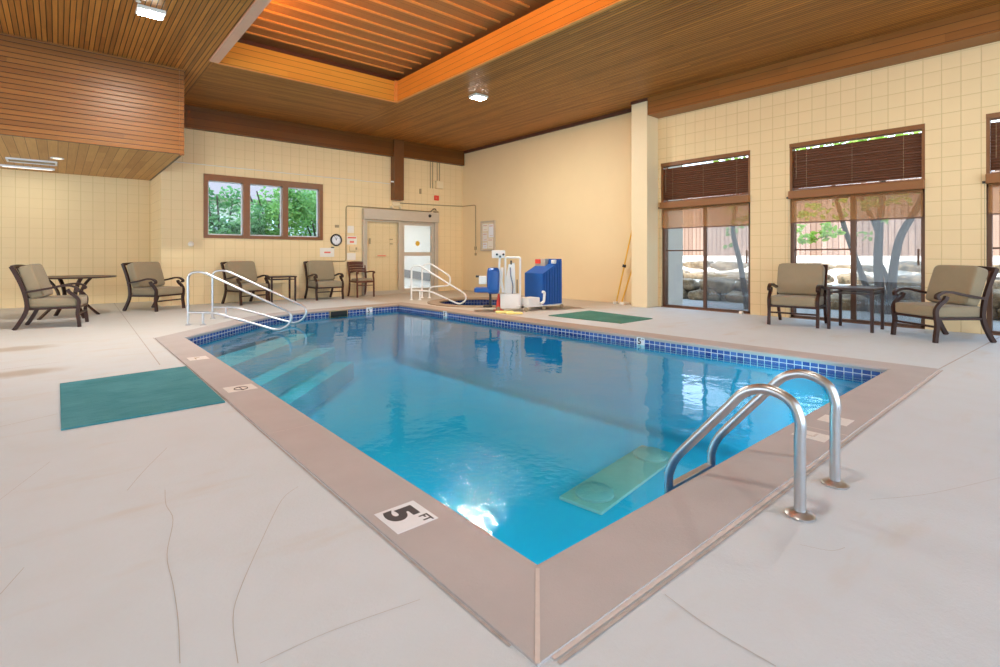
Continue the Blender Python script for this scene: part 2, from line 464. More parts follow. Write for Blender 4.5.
def offset_poly(P, d):        # outward offset of a CCW polygon
    n = len(P); out = []
    for i in range(n):
        a, b, c = (Vector(P[k % n]) for k in (i-1, i, i+1))
        e1, e2 = (b-a).normalized(), (c-b).normalized()
        n1, n2 = Vector((e1.y, -e1.x)), Vector((e2.y, -e2.x))
        m = (n1+n2).normalized(); out.append(tuple(b + m*(d/max(.4, m.dot(n1)))))
    return out
corner = [Vector(p) for p in ((1.285, 8.0), (3.1, 9.99), (5.8, 10.22))]
arc = [tuple(p) for p in fillet([Vector((4.6, 10.12)), corner[1], corner[0].lerp(corner[1], .3)], .75, 6)]
POOL = [(1.285, 1.285), (6.10, 1.285), (5.80, 10.22)] + arc[1:-1] + [(1.285, 8.0)]
COPE = offset_poly(POOL, .315)
SPC, SPR = Vector((7.55, 9.42)), 1.0
circ = lambda r, n=48: [(SPC.x + r*math.cos(2*PI*k/n), SPC.y + r*math.sin(2*PI*k/n)) for k in range(n)]

def holed(outer, holes, z):
    polys = [[Vector((p[0], p[1], 0)) for p in q] for q in [outer]+holes]
    tris = tessellate_polygon(polys)
    vs = [Vector((p.x, p.y, z)) for q in polys for p in q]
    m = MB(); m.add(vs, [tuple(t) for t in tris]); return m
def up(o):
    for p in o.data.polygons: pass
    bm = bmesh.new(); bm.from_mesh(o.data)
    for f in bm.faces:
        if f.normal.z < 0: f.normal_flip()
    bm.to_mesh(o.data); bm.free(); return o

inner = offset_poly(POOL, .30)
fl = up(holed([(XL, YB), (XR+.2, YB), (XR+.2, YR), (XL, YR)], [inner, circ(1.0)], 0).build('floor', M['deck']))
struct(fl, 'off-white painted concrete pool deck with hairline cracks, tan wear and painted-in warm light', 'floor')

def at(px, py, z=0.0):     # where a sight line of the survey meets height z
    f, h = 512., 1.1; a = math.atan((58-500)/f)
    Rv, Fv = Vector((math.cos(a), math.sin(a))), Vector((-math.sin(a), math.cos(a)))
    d = (h-z)*f/(py-255.5); p = (Fv + Rv*((px-500)/f))*d
    return Vector((p.x, p.y, z))
cr = MB()
def ribbon(mb, pts, w, z=.002):
    P = [Vector((p[0], p[1], z)) for p in pts]; vs = []
    for i in range(len(P)):
        t = (P[min(i+1, len(P)-1)]-P[max(i-1, 0)]).normalized(); n = Vector((-t.y, t.x, 0))*w/2
        vs += [P[i]+n, P[i]-n]
    mb.add(vs, [(2*i, 2*i+1, 2*i+3, 2*i+2) for i in range(len(P)-1)])
for line, w in (([(165,490),(166,505),(173,520),(167,555),(173,585),(178,620),(180,664)], .004),
             ([(298,487),(282,500),(262,540),(240,590),(233,620),(238,664)], .004),
             ([(167,448),(145,470),(127,491)], .004), ([(665,595),(710,628),(776,667)], .004),
             ([(260,664),(330,632),(420,600)], .003), ([(0,595),(24,568)], .004), ([(0,500),(50,462)], .003),
             ([(0,427),(58,414)], .008), ([(870,500),(930,494),(1000,478)], .003), ([(800,545),(830,551),(845,548)], .003)):
    ribbon(cr, spline([at(*p) for p in line], 5), w*.6)
up(cr.build('floor_crack', M['crack'], fl, fix=False))
jn = MB()
for line, w in (([(112,300.5),(160,365)], .009), ([(938,369.6),(1000,337)], .012), ([(0,370),(60,362)], .008)):
    ribbon(jn, [at(*p) for p in line], w, .0015)
up(jn.build('expansion_joint', M['coping_joint'], fl, fix=False))

def wallbox(name, mat, boxes, label):
    m = MB()
    for b in boxes: m.box(*b)
    return struct(m.build(name, mat, fix=False), label, 'wall')
T = .22
# right wall with three tall window bays and the smooth end bay
WB = [(4.19, 6.06), (1.64, 3.51), (-.90, .976)]
ys = [6.4] + [y for b in WB for y in (b[1], b[0])] + [-5.0]
bx = [(XR, XR+T, ys[i+1], ys[i], 0, 5.2) for i in range(0, len(ys), 2)]
bx += [(XR, XR+T, b[0], b[1], 3.07, 5.2) for b in WB]
wallbox('wall_right', M['block_y'], bx, 'cream painted block wall with three tall sliding windows')
wallbox('wall_right_end', M['plaster'], [(XR, XR+T, 6.4, YF+T, 0, 5.2)], 'smooth plain cream wall between the pillar and the far corner')
# far wall: window hole and door hole
WX0, WX1, WZ0, WZ1 = 2.50, 5.25, 1.50, 2.96
DX0, DX1, DZ = 7.54, 8.80, 2.10
wallbox('wall_far', M['block_x'], [
    (XREC, WX0, YF, YF+T, 0, 5.2), (WX0, WX1, YF, YF+T, 0, WZ0), (WX0, WX1, YF, YF+T, WZ1, 5.2),
    (WX1, DX0, YF, YF+T, 0, 5.2), (DX0, DX1, YF, YF+T, DZ, 5.2), (DX1, XR, YF, YF+T, 0, 5.2)], 'cream painted block wall behind the pool with wooden picture window')
wallbox('wall_recess_side', M['block_y'], [(XREC, XREC+.02, YF+T, YR, 0, 5.2)], 'short cream block return wall of the seating recess')
# the return is a solid corner: add its body behind
wallbox('wall_recess', M['block_x'], [(XL-T, XREC+.02, YR, YR+T, 0, 5.2)], 'cream block wall at the back of the seating recess')
wallbox('wall_left', M['block_y'], [(XL-T, XL, YB, 3, 0, 5.2), (XL-T, XL, 13.5, YR, 0, 5.2), (XL-T, XL, 3, 13.5, 2.75, 5.2), (XL-T, XL, 8, 8.4, 0, 2.75)], 'cream block wall on the left of the hall with wide glazing')
wallbox('wall_back', M['block_x'], [(XL-T, XL+.6, YB-T, YB, 0, 5.2), (XR-.6, XR+T, YB-T, YB, 0, 5.2), (XL, XR, YB-T, YB, 3.9, 5.2), (1.6, 2.2, YB-T, YB, 0, 3.9)], 'cream block wall behind the viewer with wide open glazing')

# ceiling, flat boards round a central light well
cm = MB()
def quad(m, x0, x1, y0, y1, z): m.add([(x0,y0,z),(x0,y1,z),(x1,y1,z),(x1,y0,z)], [(0,1,2,3)])
xm0, xm1 = 2.02, 5.53
quad(cm, XL, xm0, YB, YR, ZC); quad(cm, xm1, XR, YB, YF, ZC)
quad(cm, xm0, xm1, SKY1, YF, ZC); quad(cm, xm0, xm1, YB, SKY0, ZC)
ce = cm.build('ceiling', [M['ceil_y'], M['ceil_x']], fix=False)
for i, p in enumerate(ce.data.polygons): p.material_index = 0 if i < 2 else 1
struct(ce, 'flat ceiling of narrow dark brown tongue-and-groove boards', 'ceiling')
struct(MB().box(XL-T, XR+T+.2, YB-T, YR+T, 5.2, 5.4).build('roof', M['stucco']), 'flat roof slab over the pool hall', 'roof')

# light well
lw = thing('light_well', (0, 0, ZC), 'recessed orange wooden light well with battens in the middle of the ceiling', 'skylight', kind='structure')
zt = .42
MB().box(SKX0-.06, SKX1, SKY1, SKY1+.05, -.02, zt).build('far_board', M['well_x'], lw)
MB().box(SKX1, SKX1+.05, SKY0, SKY1+.05, -.02, zt).build('side_board', M['well_y'], lw)
MB().box(SKX0-.05, SKX0, SKY0, SKY1, 0, zt).build('side_board', M['well_y'], lw)
MB().box(SKX0, SKX1, SKY0-.05, SKY0, -.02, zt).build('end_board', M['well_x'], lw)
MB().box(SKX0-.14, SKX0+.0, SKY0, SKY1-.02, -.035, -.001).build('edge_trim', M['pink_trim'], lw)
m = MB(); m.box(SKX1-.008, SKX1+.05, SKY0, SKY1+.05, -.028, -.018); m.box(SKX0, SKX1, SKY1-.008, SKY1+.05, -.028, -.018)
m.build('lower_lip', M['batten'], lw)
MB().box(SKX1-.06, SKX1-.002, SKY1-.06, SKY1-.002, -.015, zt).build('corner_strip', M['batten'], lw)
MB().box(SKX0-.3, SKX1+.3, SKY0-.3, SKY1+.3, .60, .64).build('upper_panel', M['well_top'], lw)
m = MB()
for s in ((SKX0-.3, SKX0-.26, SKY0-.3, SKY1+.3), (SKX1+.26, SKX1+.3, SKY0-.3, SKY1+.3), (SKX0-.3, SKX1+.3, SKY0-.3, SKY0-.26), (SKX0-.3, SKX1+.3, SKY1+.26, SKY1+.3)):
    m.box(s[0], s[1], s[2], s[3], .2, .62)
m.build('upper_curb', M['dark_line'], lw)
k = 0; y = SKY1-.12
while y > SKY0:
    MB().box(SKX0-.1, SKX1+.1, y-.02, y+.02, .575, .60).build('batten', M['batten'], lw); y -= .352

MB().box(SKX0+.02, SKX1-.02, SKY0, SKY0+.045, .05, .15).build('added_lamp_housing', M['batten'], lw)  # housings added around the unseen orange lamps of the well
MB().box(SKX0, SKX0+.045, SKY0+.2, SKY1-1.2, .05, .15).build('added_lamp_housing', M['batten'], lw)
# beams, post, pillar, trims
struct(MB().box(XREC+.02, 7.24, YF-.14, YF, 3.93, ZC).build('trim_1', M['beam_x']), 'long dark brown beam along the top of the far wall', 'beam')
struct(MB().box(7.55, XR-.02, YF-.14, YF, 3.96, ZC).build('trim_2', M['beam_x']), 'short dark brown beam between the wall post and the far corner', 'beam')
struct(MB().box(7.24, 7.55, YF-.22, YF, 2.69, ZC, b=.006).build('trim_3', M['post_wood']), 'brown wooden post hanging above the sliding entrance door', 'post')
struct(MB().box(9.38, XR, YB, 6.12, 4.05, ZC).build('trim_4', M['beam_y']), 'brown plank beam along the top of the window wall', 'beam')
struct(MB().box(9.38, XR, 6.13, 6.52, 0, ZC-.06, b=.008).build('trim_5', M['column']), 'plain cream pillar beside the first tall window', 'pillar')
struct(MB().box(9.37, XR, 6.12, 6.53, ZC-.06, ZC).build('trim_6', M['dark_line']), 'dark cap strip on top of the cream pillar', 'trim')
struct(MB().box(XR-.05, XR, 6.53, YF-.14, ZC-.08, ZC).build('trim_7', M['dark_line']), 'thin dark trim where the smooth wall meets the ceiling', 'trim')
struct(MB().tube([(1.72, YF-.01, 3.16), (7.23, YF-.01, 3.16)], .011, 6).build('trim_8', M['paper'], fix=False), 'thin pale cable line running along the far wall above the window', 'trim')
# soffit
so = thing('soffit', (0, 0, 2.9), 'large wood-clad bulkhead hanging over the seating recess', 'soffit', kind='structure')
MB().box(XL, XREC, YS, YS+.04, 0, ZC-2.9).build('front_cladding', M['soffit_front'], so)
MB().box(XREC-.04, XREC+.002, YS+.04, YR, 0, ZC-2.9).build('side_cladding', M['beam_y'], so)
MB().box(XL, XREC-.04, YS+.04, YR, 0, .04).build('underside', M['soffit_under'], so)
MB().box(XREC-.06, XREC+.012, YS-.012, YS+.06, -.012, ZC-2.9).build('corner_trim', M['soffit_front'], so)
# soffit fixtures
g = thing('ceiling_grille', (-.37, 13.2, 2.9), 'long white-framed air grille in the wooden bulkhead underside', 'vent')
m = MB(); m.box(-.36,.36,-.22,-.19,-.03,0); m.box(-.36,.36,.19,.22,-.03,0); m.box(-.36,-.33,-.19,.19,-.03,0); m.box(.33,.36,-.19,.19,-.03,0); m.build('frame', M['sticker'], g)
m = MB()
for i in range(9): m.box(-.33,.33,-.19+i*.042,-.175+i*.042,-.02,-.004)
m.build('louvre', M['conduit'], g)
g = thing('light_strip', (-.45, 14.1, 2.9), 'narrow white strip light on the bulkhead underside close to the back wall', 'light')
MB().box(-.42,.40,-.05,.05,-.035,0,b=.006).build('housing', M['sticker'], g)
MB().box(-.38,.36,-.03,.03,-.042,-.034).build('diffuser', emit('strip_diffuser', (1, .95, .85), 1.1), g)
sl = bpy.data.lights.new('strip_tube', 'AREA'); sl.shape = 'RECTANGLE'; sl.size = .75; sl.size_y = .06; sl.energy = 5; sl.color = (1, .95, .85)
slo = bpy.data.objects.new('strip_tube', sl); slo.location = (0, 0, -.05); slo.parent = g; C.objects.link(slo)
g = thing('recessed_downlight', (-.01, 12.5, 2.9), 'small round downlight in the bulkhead underside', 'light')
MB().lathe([(.10,0),(.10,-.012),(.075,-.016),(.07,-.004)], 24, None, False).build('trim_ring', M['sticker'], g)
MB().lathe([(.072,-.006),(.03,-.012),(0,-.014)], 24).build('lens', emit('downlight_lens', (1, .8, .5), 2.5), g, True)

# ceiling lamps
def lamp(name, x, y, label):
    o = thing(name, (x, y, ZC), label, 'light', 'ceiling flood lights')
    MB().box(-.16,.16,-.13,.13,-.05,0,b=.01).build('housing', M['white_plastic'], o)
    MB().box(-.13,.13,-.10,.10,-.062,-.049).build('lens', M['lamp'], o)
    ld = bpy.data.lights.new(name+'_bulb', 'AREA'); ld.shape = 'RECTANGLE'; ld.size = .26; ld.size_y = .2
    ld.energy = LAMP_W if y > 4 else 40; ld.color = (1, .94, .84)
    l = bpy.data.objects.new(name+'_bulb', ld); l.location = (0, 0, -.07); l.parent = o; C.objects.link(l)
    return o
LAMP_W = 165
lamp('ceiling_light', .95, 8.33, 'bright white ceiling light left of the orange light well')
lamp('ceiling_light', 6.6, 8.33, 'bright white ceiling light right of the orange light well')
lamp('ceiling_light', 6.6, 1.3, 'bright white ceiling light above the near right side of the pool')
lamp('ceiling_light', .95, 1.3, 'bright white ceiling light above the near left deck')
sp = thing('sprinkler', (.78, 8.0, ZC), 'small white sprinkler head beside the left ceiling light', 'sprinkler')
MB().lathe([(.035,0),(.035,-.012),(.012,-.016),(.012,-.05),(.03,-.055),(.03,-.06)], 14).build('head', M['white_plastic'], sp)

# ------------------------------------------------------------------ pool
ZW = -.115
pool = thing('swimming_pool', (0, 0, 0), 'large rectangular indoor pool with blue water and one cut corner', 'pool', kind='structure')
def ring_wall(P, z0, z1, name, mat, parent, inward=True):
    m = MB(); s = 0; n = len(P)
    for i in range(n):
        a, b = P[i], P[(i+1) % n]; L = math.dist(a, b)
        m.add([(a[0],a[1],z0),(b[0],b[1],z0),(b[0],b[1],z1),(a[0],a[1],z1)], [(3,2,1,0)],
              [[(s,z1+.012),(s+L,z1+.012),(s+L,z0+.012),(s,z0+.012)]]); s += L
    return m.build(name, mat, parent, fix=False)
ZP = -1.28
TW = offset_poly(POOL, .012)
ring_wall(TW, -.175, -.012, 'waterline_tile', M['tile'], pool)
bm_ = MB(); s_ = len(POOL)
rings = [(TW, -.175), (TW, -.92), (offset_poly(TW, -.04), -1.08), (offset_poly(TW, -.14), -1.20), (offset_poly(TW, -.30), ZP+.02), (offset_poly(TW, -.5), ZP)]
for (p0, z0), (p1, z1) in zip(rings, rings[1:]):
    for i in range(s_):
        k = (i+1) % s_
        bm_.add([(*p0[i], z0), (*p0[k], z0), (*p1[k], z1), (*p1[i], z1)], [(0,1,2,3)])
bm_.add([(p[0],p[1],ZP) for p in rings[-1][0]], [tuple(range(s_))])
bm_.build('basin', M['pool'], pool, True)
# coping: bull-nosed slab round the edge
def coping_ring(inn, out, z, lip, name, mat, parent):
    n = len(inn); m = MB()
    prof = lambda i: [(out[i], 0.0), (out[i], z), (lerp2(inn[i], out[i], .08), z), (lerp2(inn[i], out[i], .02), z-.008), (inn[i], z-.022), (lerp2(inn[i], out[i], .02), z-.05), (lerp2(inn[i], out[i], .14), z-.05)]
    vs = []; k = 7
    for i in range(n):
        for p, zz in prof(i): vs.append((p[0], p[1], zz))
    fs = []
    for i in range(n):
        j = (i+1) % n
        for q in range(k-1): fs.append((i*k+q, j*k+q, j*k+q+1, i*k+q+1))
    m.add(vs, fs); return m.build(name, mat, parent)
def lerp2(a, b, t): return (a[0]+(b[0]-a[0])*t, a[1]+(b[1]-a[1])*t)
cop = coping_ring(offset_poly(POOL, -.012), COPE, .008, 0, 'coping', M['coping'], pool)
jm = MB()
ribbon(jm, [lerp2(POOL[0], COPE[0], .06), COPE[0]], .014, .0095)
up(jm.build('mitre_joint', M['caulk'], cop, fix=False))
jm = MB()
for x in (3.62,): ribbon(jm, [(x, POOL[0][1]-.02), (x, COPE[0][1])], .012, .0095)
for yy in (3.3, 6.9): ribbon(jm, [(COPE[0][0], yy), (POOL[0][0], yy)], .003, .0092)
ribbon(jm, spline([(COPE[0][0]+.05, COPE[0][1]-.006, 0), (2.4, COPE[0][1]-.012, 0), (3.8, COPE[0][1]-.004, 0), (5.2, COPE[0][1]-.012, 0), (6.4, COPE[0][1]-.006, 0)], 6), .02, .003)
up(jm.build('pale_joint', M['caulk'], cop, fix=False))
jm = MB()
ribbon(jm, spline([(COPE[0][0]+.05, COPE[0][1]-.03, 0), (2.4, COPE[0][1]-.036, 0), (4.0, COPE[0][1]-.026, 0), (6.4, COPE[0][1]-.03, 0)], 6), .012, .0028)
ribbon(jm, spline([(COPE[0][0]-.008, COPE[0][1]+.1, 0), (COPE[0][0]-.012, 3, 0), (COPE[0][0]-.006, 5, 0), (COPE[0][0]-.01, 8.2, 0)], 6), .010, .0028)
up(jm.build('dirt_joint', M['coping_joint'], cop, fix=False))
# steps along the cut corner
ia, ib = Vector((1.285, 8.0)), Vector((3.1, 9.99)); ed = (ib-ia).normalized(); nn = Vector((ed.y, -ed.x))
for k, (d0, z) in enumerate(((.62, -.40), (.98, -.68), (1.34, -.95))):
    a, b = ia - ed*.0, ib + ed*.35
    poly = [a, b, b+nn*d0, a+nn*d0]
    poly = [(max(1.30, p.x), min(9.95, p.y)) for p in poly]
    MB().prism(poly, 'z', ZP, z).build('step', M['step'], pool)
wm = up(MB().add([(p[0], p[1], ZW) for p in TW], [tuple(range(s_))]).build('water_surface', M['water'], pool, fix=False))
# skimmer mouth and depth tiles in the band
def band_marker(px, py, label, txt='5'):
    a, b = Vector(POOL[1]), Vector(POOL[2]); e = (b-a).normalized()
    # point on the far long edge seen at px
    f, h = 512., 1.1; an = math.atan((58-500)/f)
    Rv, Fv = Vector((math.cos(an), math.sin(an))), Vector((-math.sin(an), math.cos(an))); d = Fv+Rv*((px-500)/f)
    den = d.x*e.y-d.y*e.x; t = (a.x*e.y-a.y*e.x)/den; p = d*t
    ang = math.atan2(-e.y, -e.x)
    o = thing('depth_marker', (p.x, p.y, -.09), label, 'depth marker', rz=ang)
    o.location = (p.x, p.y, -.09)
    return o
def text_mesh(s, size, name, mat, parent, loc, rot=(0,0,0), bold=0.0, sx=1.0):
    cu = bpy.data.curves.new(name, 'FONT'); cu.body = s; cu.size = size; cu.align_x = 'CENTER'; cu.align_y = 'CENTER'; cu.offset = bold; cu.extrude = .0006
    tmp = bpy.data.objects.new('tmp', cu); C.objects.link(tmp)
    dg = bpy.context.evaluated_depsgraph_get(); dg.update()
    me = bpy.data.meshes.new_from_object(tmp.evaluated_get(dg))
    bpy.data.objects.remove(tmp); bpy.data.curves.remove(cu)
    me.name = name; me.materials.clear(); me.materials.append(mat)
    o = bpy.data.objects.new(name, me); C.objects.link(o); o.parent = parent; o.location = loc; o.rotation_euler = rot; o.scale = (sx, 1, 1)
    return o
for px, lab, has in ((641, 'white depth tile with a 5 in the blue band below the mat', True), (445.5, 'white depth tile in the blue band in front of the spa handrails', True)):
    o = band_marker(px, 0, lab)
    MB().box(-.058,.058,-.016,.004,-.075,.075).build('tile', M['sticker'], o)
    text_mesh('5', .11, 'numeral', M['ink'], o, (-.014, -.0175, .018), (PI/2, 0, 0), .004)
    text_mesh('FT', .03, 'unit', M['ink'], o, (.038, -.0175, .05), (PI/2, 0, 0), .001)
    bpy.context.view_layer.update()
o = thing('depth_marker', (5.05, 10.145, -.09), 'white depth tile in the blue band at the far end of the pool', 'depth marker', rz=math.atan2(.23, 2.7))
MB().box(-.07,.07,-.016,.004,-.075,.075).build('tile', M['sticker'], o)
text_mesh('5', .11, 'numeral', M['ink'], o, (-.02, -.0175, .005), (PI/2, 0, 0), .003)
text_mesh('FT', .03, 'unit', M['ink'], o, (.04, -.0175, .045), (PI/2, 0, 0), .001)
sk = thing('pool_skimmer', (4.35, 10.09, -.09), 'dark skimmer slot in the tile band at the far end of the pool', 'skimmer', rz=math.atan2(.23, 2.7))
m = MB(); m.box(-.2,.2,-.02,.004,.055,.075); m.box(-.2,.2,-.02,.004,-.075,-.06); m.box(-.2,-.185,-.02,.004,-.06,.055); m.box(.185,.2,-.02,.004,-.06,.055); m.build('frame', M['conduit'], sk)
MB().box(-.185,.185,-.006,.003,-.06,.055).build('flap', M['black'], sk)

# main drain plate on the pool floor
dr = thing('main_drain', (0, 0, ZP), 'pale green drain plate with two round covers on the pool floor', 'drain')
dA, dB = Vector((3.74, 3.17)), Vector((5.50, 3.42))
dc = (dA+dB)/2; da = math.atan2(dB.y-dA.y, dB.x-dA.x); dr.location = (dc.x, dc.y, ZP); dr.rotation_euler = (0, 0, da)
MB().box(-.90,.90,-.235,.235,0,.035,b=.012).build('plate', M['drain'], dr, True)
for sx in (-.63, .63):
    MB().lathe([(.19,.035),(.19,.06),(.15,.09),(.06,.10),(0,.102)], 28, Matrix.Translation((sx,0,0))).build('round_cover', M['drain_cover'], dr, True)

for px_, py_, rz_, lab in ((2.5, 1.273, PI, 'added round underwater lamp in the near end wall, left of the ladder'), (5.0, 1.273, PI, 'added round underwater lamp in the near end wall, right of the ladder'), (1.273, 4.2, PI/2, 'added round underwater lamp in the left side wall of the pool')):
    pq = thing('added_pool_light', (px_, py_, -.62), lab, 'light', rz=rz_)  # underwater lamps added out of view to brighten the pool
    MB().lathe([(.14,0),(.15,.015),(.12,.03),(.115,.015)], 24, Matrix.Rotation(PI/2, 4, 'X')).build('bezel', M['chrome'], pq, True)
    MB().lathe([(.118,.012),(.08,.025),(0,.032)], 24, Matrix.Rotation(PI/2, 4, 'X')).build('lens', M['added_pool_lens'], pq, True)
    l2 = bpy.data.lights.new('pool_bulb', 'SPOT'); l2.energy = 95; l2.spot_size = R(165); l2.spot_blend = .6; l2.shadow_soft_size = .1; l2.color = (.85, .97, 1)  # spot of the added underwater lamp, brightens the pool from out of view
    l3 = bpy.data.objects.new('pool_bulb', l2); l3.location = (0, -.10, .05); l3.rotation_euler = (-PI/2, 0, 0); l3.parent = pq; C.objects.link(l3)
# spa
spa = thing('spa', (SPC.x, SPC.y, 0), 'round sunken spa with dark blue tile beyond the pool', 'spa', kind='structure')
cl = lambda r: [(r*math.cos(2*PI*k/48), r*math.sin(2*PI*k/48)) for k in range(48)]
ring_wall(cl(1.0), -.9, -.01, 'tile_wall', M['spa_tile'], spa)
MB().add([(p[0],p[1],-.9) for p in cl(1.0)], [tuple(range(48))]).build('basin_floor', M['spa_floor'], spa, fix=False)
coping_ring(cl(.985), cl(1.26), .02, 0, 'coping', M['spa_coping'], spa)
up(MB().add([(p[0],p[1],-.13) for p in cl(1.0)], [tuple(range(48))]).build('water_surface', M['water'], spa, fix=False))

# ------------------------------------------------------------------ stickers on the coping
def deck_sticker(name, cx, cy, w, d, rz, label, worn, draw):
    o = thing(name, (cx, cy, .0085), label, 'depth marker' if 'depth' in name else 'marker', rz=rz)
    MB().box(-w/2,w/2,-d/2,d/2,0,.0015).build('sticker', M['sticker_worn' if worn else 'sticker'], o)
    draw(o); return o
def d5(o):
    text_mesh('5', .185, 'numeral', M['ink'], o, (-.02, -.022, .0018), (0,0,0), .012, 1.15)
    text_mesh('FT', .066, 'unit', M['ink'], o, (.062, .052, .0018), (0,0,0), .002, 1.0)
# numerals read from the water side: their top points to the water
def d5b(o):
    text_mesh('5', .17, 'numeral', M['ink'], o, (-.03, -.012, .0018), (0,0,0), .009, 1.2)
    text_mesh('FT', .056, 'unit', M['ink'], o, (.062, .056, .0018), (0,0,0), .0012, 1.0)
deck_sticker('depth_marker', 1.102, 1.878, .20, .19, -PI/2, 'bold black 5 FT depth marker on the coping near the front corner', False, d5b)
def nodive(o):
    MB().tube([(.05*math.cos(2*PI*k/24)+.02, .05*math.sin(2*PI*k/24), .002) for k in range(24)], .004, 5, True).build('prohibition_ring', M['ink'], o)
    MB().box(-.045,.085,-.004,.004,.0015,.0028, Matrix.Translation((0,0,0))).build('diver_symbol', M['ink'], o)
deck_sticker('safety_marker', 1.135, 4.585, .20, .22, -PI/2, 'worn white sticker with a faint ring symbol beside the bright green mat', True, nodive)
def bars(o):
    MB().box(-.02,.05,-.03,-.018,.0015,.0026).box(-.05,-.03,-.03,.02,.0015,.0026).build('faded_print', M['conduit'], o)
deck_sticker('depth_marker', 1.125, 6.21, .20, .18, -PI/2, 'small faded white marker on the coping near the cut corner', True, bars)
def bars2(o):
    MB().box(-.02,.05,-.022,-.008,.0015,.0026).box(-.02,-.006,-.008,.03,.0015,.0026).build('faded_print', M['caulk'], o)
deck_sticker('depth_marker', 3.90, 1.115, .17, .17, 0, 'worn white marker behind the far ladder rail, the farther one', True, bars2)
deck_sticker('depth_marker', 3.46, 1.115, .15, .18, 0, 'worn white marker behind the far ladder rail, the nearer one', True, bars2)

# ------------------------------------------------------------------ mats
def rug(name, P, z, mat, label, cat='mat'):
    m = MB(); m.prism(P, 'z', 0, z)
    return tag(m.build(name, mat, loc=(0,0,.001)), label, cat)
rug('floor_mat', [(.015,4.23),(.945,4.24),(.955,5.84),(.012,5.75)], .010, M['green_mat'], 'bright teal green mat on the pale deck left of the pool')
rug('floor_mat', [(6.87,4.97),(7.80,4.99),(7.98,6.52),(6.76,6.48)], .010, M['dark_green_mat'], 'dark green mat on the deck beside the blue lift cover')

# ------------------------------------------------------------------ steel rails
def arc_profile(x, pts):   # (y,z) -> 3D at x
    return [(x, y, z) for y, z in pts]
ld = thing('pool_ladder', (2.6, .81, 0), 'polished steel pool ladder with two arched handrails on the near coping', 'ladder')
prof = [(0, .0), (0, .33), (.0, .40), (.035, .475), (.13, .508), (.23, .475), (.32, .375), (.50, .165), (.575, .07), (.612, -.02), (.615, -.12), (.615, -1.05)]
for sx in (-.225, .225):
    pth = spline([(sx, y, z) for y, z in prof[:2]], 2)[:-1] + spline([(sx, y, z) for y, z in prof[1:]], 6)
    rl = MB().tube(pth, .0225, 16).build('rail', M['chrome'], ld, True)
    MB().lathe([(.058,0),(.058,.008),(.045,.018),(.028,.022),(.0235,.024)], 28, Matrix.Translation((sx,0,0))).build('flange', M['chrome'], ld, True)
for z in (-.095, -.42, -.75):
    MB().box(-.21,.21,.598,.640,z-.015,z+.01,b=.006).build('tread', M['chrome'], ld)

def plane_pt(px, py, axis, val):      # where a sight line of the survey meets x=val or y=val
    f, h = 512., 1.1; a = math.atan((58-500)/f)
    Rv, Fv = Vector((math.cos(a), math.sin(a))), Vector((-math.sin(a), math.cos(a)))
    d = Fv + Rv*((px-500)/f); s = val/(d.x if axis == 'x' else d.y)
    return Vector((d.x*s, d.y*s, h-(py-255.5)/f*s))

# stair handrails on the cut corner, spa handrails
def rail_thing(base, ang, loop, r, fil, posts, mat, label, name='stair_handrail', stub=.2):
    o = thing(name, (base[0], base[1], 0), label, 'handrail', rz=ang)
    path = fillet([(t, 0, z) for t, z in loop], fil, 6)
    MB().tube(path, r, 12).build('rail', mat, o, True)
    for t in posts[1:]: MB().tube([(t,0,0),(t,0,stub)], r*.92, 10).build('post', mat, o, True)
    for t in posts: MB().lathe([(.045,0),(.045,.008),(.03,.016),(r,.02)], 20, Matrix.Translation((t,0,0))).build('flange', mat, o, True)
    return o
CH = [(0,0), (0,.82), (.22,.85), (1.66,.20), (1.64,.02), (1.46,-.085), (.41,.20), (0,.20)]
a_ = math.atan2(-.674, .739)
rail_thing((1.557, 9.36), a_, CH, .0185, .12, (0, .24), M['chrome'], 'nearer of two polished steel stair rails reaching into the pool')
rail_thing((2.04, 10.04), a_, CH, .0185, .12, (0, .24), M['chrome'], 'farther of two polished steel stair rails reaching into the pool')
SA = [(0,0), (0,.82), (.18,.86), (1.34,.15), (1.36,.0), (1.20,-.115), (.46,.22), (0,.24)]
rail_thing((6.62, 11.02), R(-43), SA, .022, .12, (0, .21), M['white_pipe'], 'white spa handrail with long low loop, the one nearer the pool', 'spa_handrail', .24)
SB = [(0,0), (0,.84), (.20,.90), (.74,.56), (.72,.32), (.26,.29), (.19,.24), (.19,0)]
rail_thing((7.14, 11.36), R(-43), SB, .022, .10, (0, .19), M['white_pipe'], 'white spa handrail with short high loop, behind the longer one', 'spa_handrail', .1)

